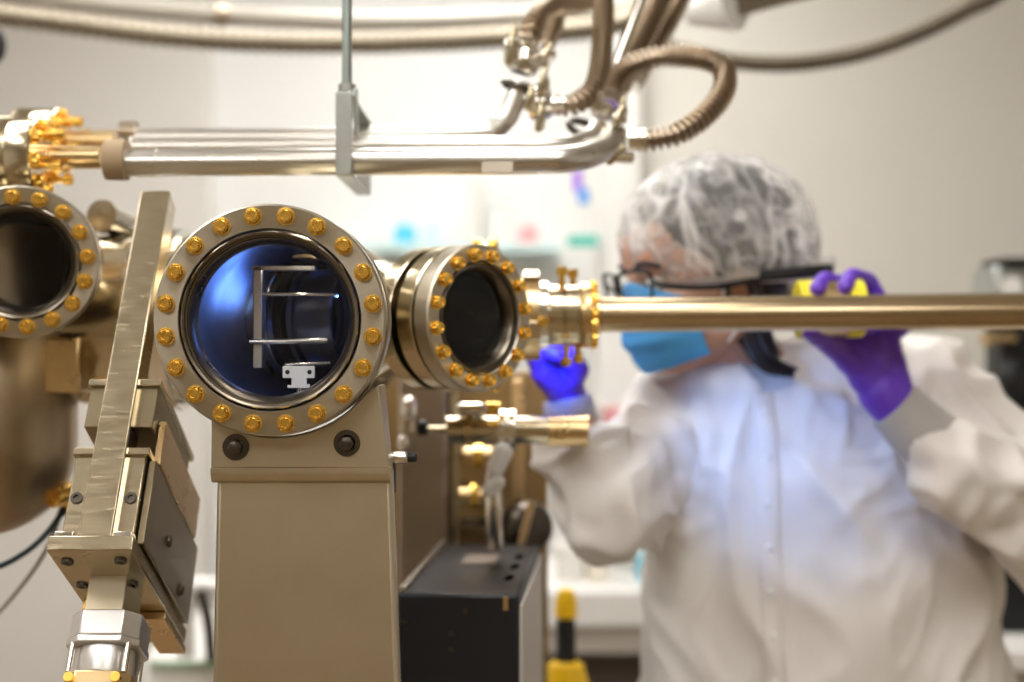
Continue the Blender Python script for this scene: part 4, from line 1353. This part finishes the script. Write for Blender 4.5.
gk = bake(gl, .0026, 5)
gk.v = [p + n * (.0011 * ridged(p * 55) + .0006 * ridged(p * 120)) for p, n in zip(gk.v, gk.n)]
part('glove', gk, GLOVE, person, sharp=180)

gr = MB()
gr.capsule(WRR + Vector((0, 0, -.012)), .029, WRR, .027)
kr = [P(541, 372, 1.712), P(543, 363, 1.728), P(547, 358, 1.745), P(553, 357, 1.762)]
for q, k_p in enumerate(kr):
    gr.capsule(P(563 + q * 1.5, 395, 1.748 + q * .006), .019, k_p, .0135)
gr.capsule(P(564, 386, 1.75), .026, P(557, 372, 1.745), .024)
tips = [[fz(534, 357, 1.700), fz(545, 349, 1.688), fz(557, 354, 1.686)],
        [fz(537, 348, 1.715), fz(549, 341, 1.702), fz(561, 347, 1.700)],
        [fz(541, 344, 1.735), fz(553, 338, 1.722), fz(566, 344, 1.718)],
        [fz(549, 345, 1.755), fz(560, 341, 1.745), fz(571, 346, 1.740)]]
for k_p, t in zip(kr, tips):
    finger(gr, [k_p] + t, .0110, .0088)
finger(gr, [fz(570, 386, 1.738), fz(579, 369, 1.716), fz(573, 356, 1.700)], .0150, .0098)
gk = bake(gr, .0026, 5)
gk.v = [p + n * (.0011 * ridged(p * 55)) for p, n in zip(gk.v, gk.n)]
part('glove', gk, GLOVE, person, sharp=180)

# trousers and shoe covers (below the frame)
for s, fx in ((-1, .02), (1, -.02)):
    hip = pv_ + Vector((s * .085, 0, -.06))
    an = Vector((hip.x + fx, hip.y + .01, .10))
    knp = Vector((hip.x + fx * .5, hip.y - .02, .47))
    tr_ = MB()
    tr_.sweep(spline([hip, knp, an], .03), .096, 24)
    part('trouser_leg', tr_, TROU, person)
    sh = MB()
    sh.capsule(an + Vector((0, .02, -.045)), .046, an + Vector((-.02, -.15, -.058)), .040)
    sk = bake(sh, .006, 3)
    sk.v = [Vector((p.x, p.y, max(.002, p.z))) for p in sk.v]
    part('shoe_cover', sk, TEALW, person, sharp=180)

# =================================================================== LIGHT
def lamp(name, kind, loc, energy, col, **kw):
    l = bpy.data.lights.new(name, kind)
    l.energy = energy
    l.color = col
    for a, b in kw.items():
        setattr(l, a, b)
    o = bpy.data.objects.new(name, l)
    COL.objects.link(o)
    o.location = loc
    return o


lamp('blue_chamber_lamp', 'POINT', (CX - .052, 1.47, CZ + .02), .055, (.12, .28, 1.0), shadow_soft_size=.012)
lamp('chamber_bulb', 'POINT', (CX + .012, 1.285, CZ + .066), .045, (1, .88, .7), shadow_soft_size=.004)
lamp('blue_liner_lamp', 'POINT', P(338, 298, 1.31), .035, (.12, .28, 1.0), shadow_soft_size=.004)
bl = lamp('blue_port_lamp', 'SPOT', P(548, 340, 1.62), 1.7, (.05, .16, 1.0), shadow_soft_size=.015, spot_size=.75, spot_blend=.6)
bl.rotation_euler = (P(556, 374, 1.73) - bl.location).to_track_quat('-Z', 'Y').to_euler()
bl = lamp('blue_window_lamp', 'SPOT', P(560, 372, 1.30), 8.0, (.20, .42, 1.0), shadow_soft_size=.03, spot_size=.62, spot_blend=.9)
bl.rotation_euler = (P(785, 455, 1.76) - bl.location).to_track_quat('-Z', 'Y').to_euler()

w = bpy.data.worlds.new('World')
SC.world = w
w.use_nodes = True
w.node_tree.nodes['Background'].inputs['Color'].default_value = (1, .95, .88, 1)
w.node_tree.nodes['Background'].inputs['Strength'].default_value = .2

# =================================================================== CAMERA
cam = bpy.data.cameras.new('camera')
co = bpy.data.objects.new('camera', cam)
COL.objects.link(co)
co.location = (0, 0, CAMZ)
co.rotation_euler = (PI / 2, 0, 0)
cam.sensor_width = 36
cam.lens = FPX / 1024 * 36
cam.clip_start = .05
cam.dof.use_dof = True
cam.dof.focus_distance = 1.205
cam.dof.aperture_fstop = 2.5
SC.camera = co
SC.view_settings.view_transform = 'Standard'
SC.view_settings.look = 'None'
SC.view_settings.gamma = 1
SC.view_settings.use_curve_mapping = False
SC.view_settings.exposure = 0.3
SC.cycles.use_denoising = True
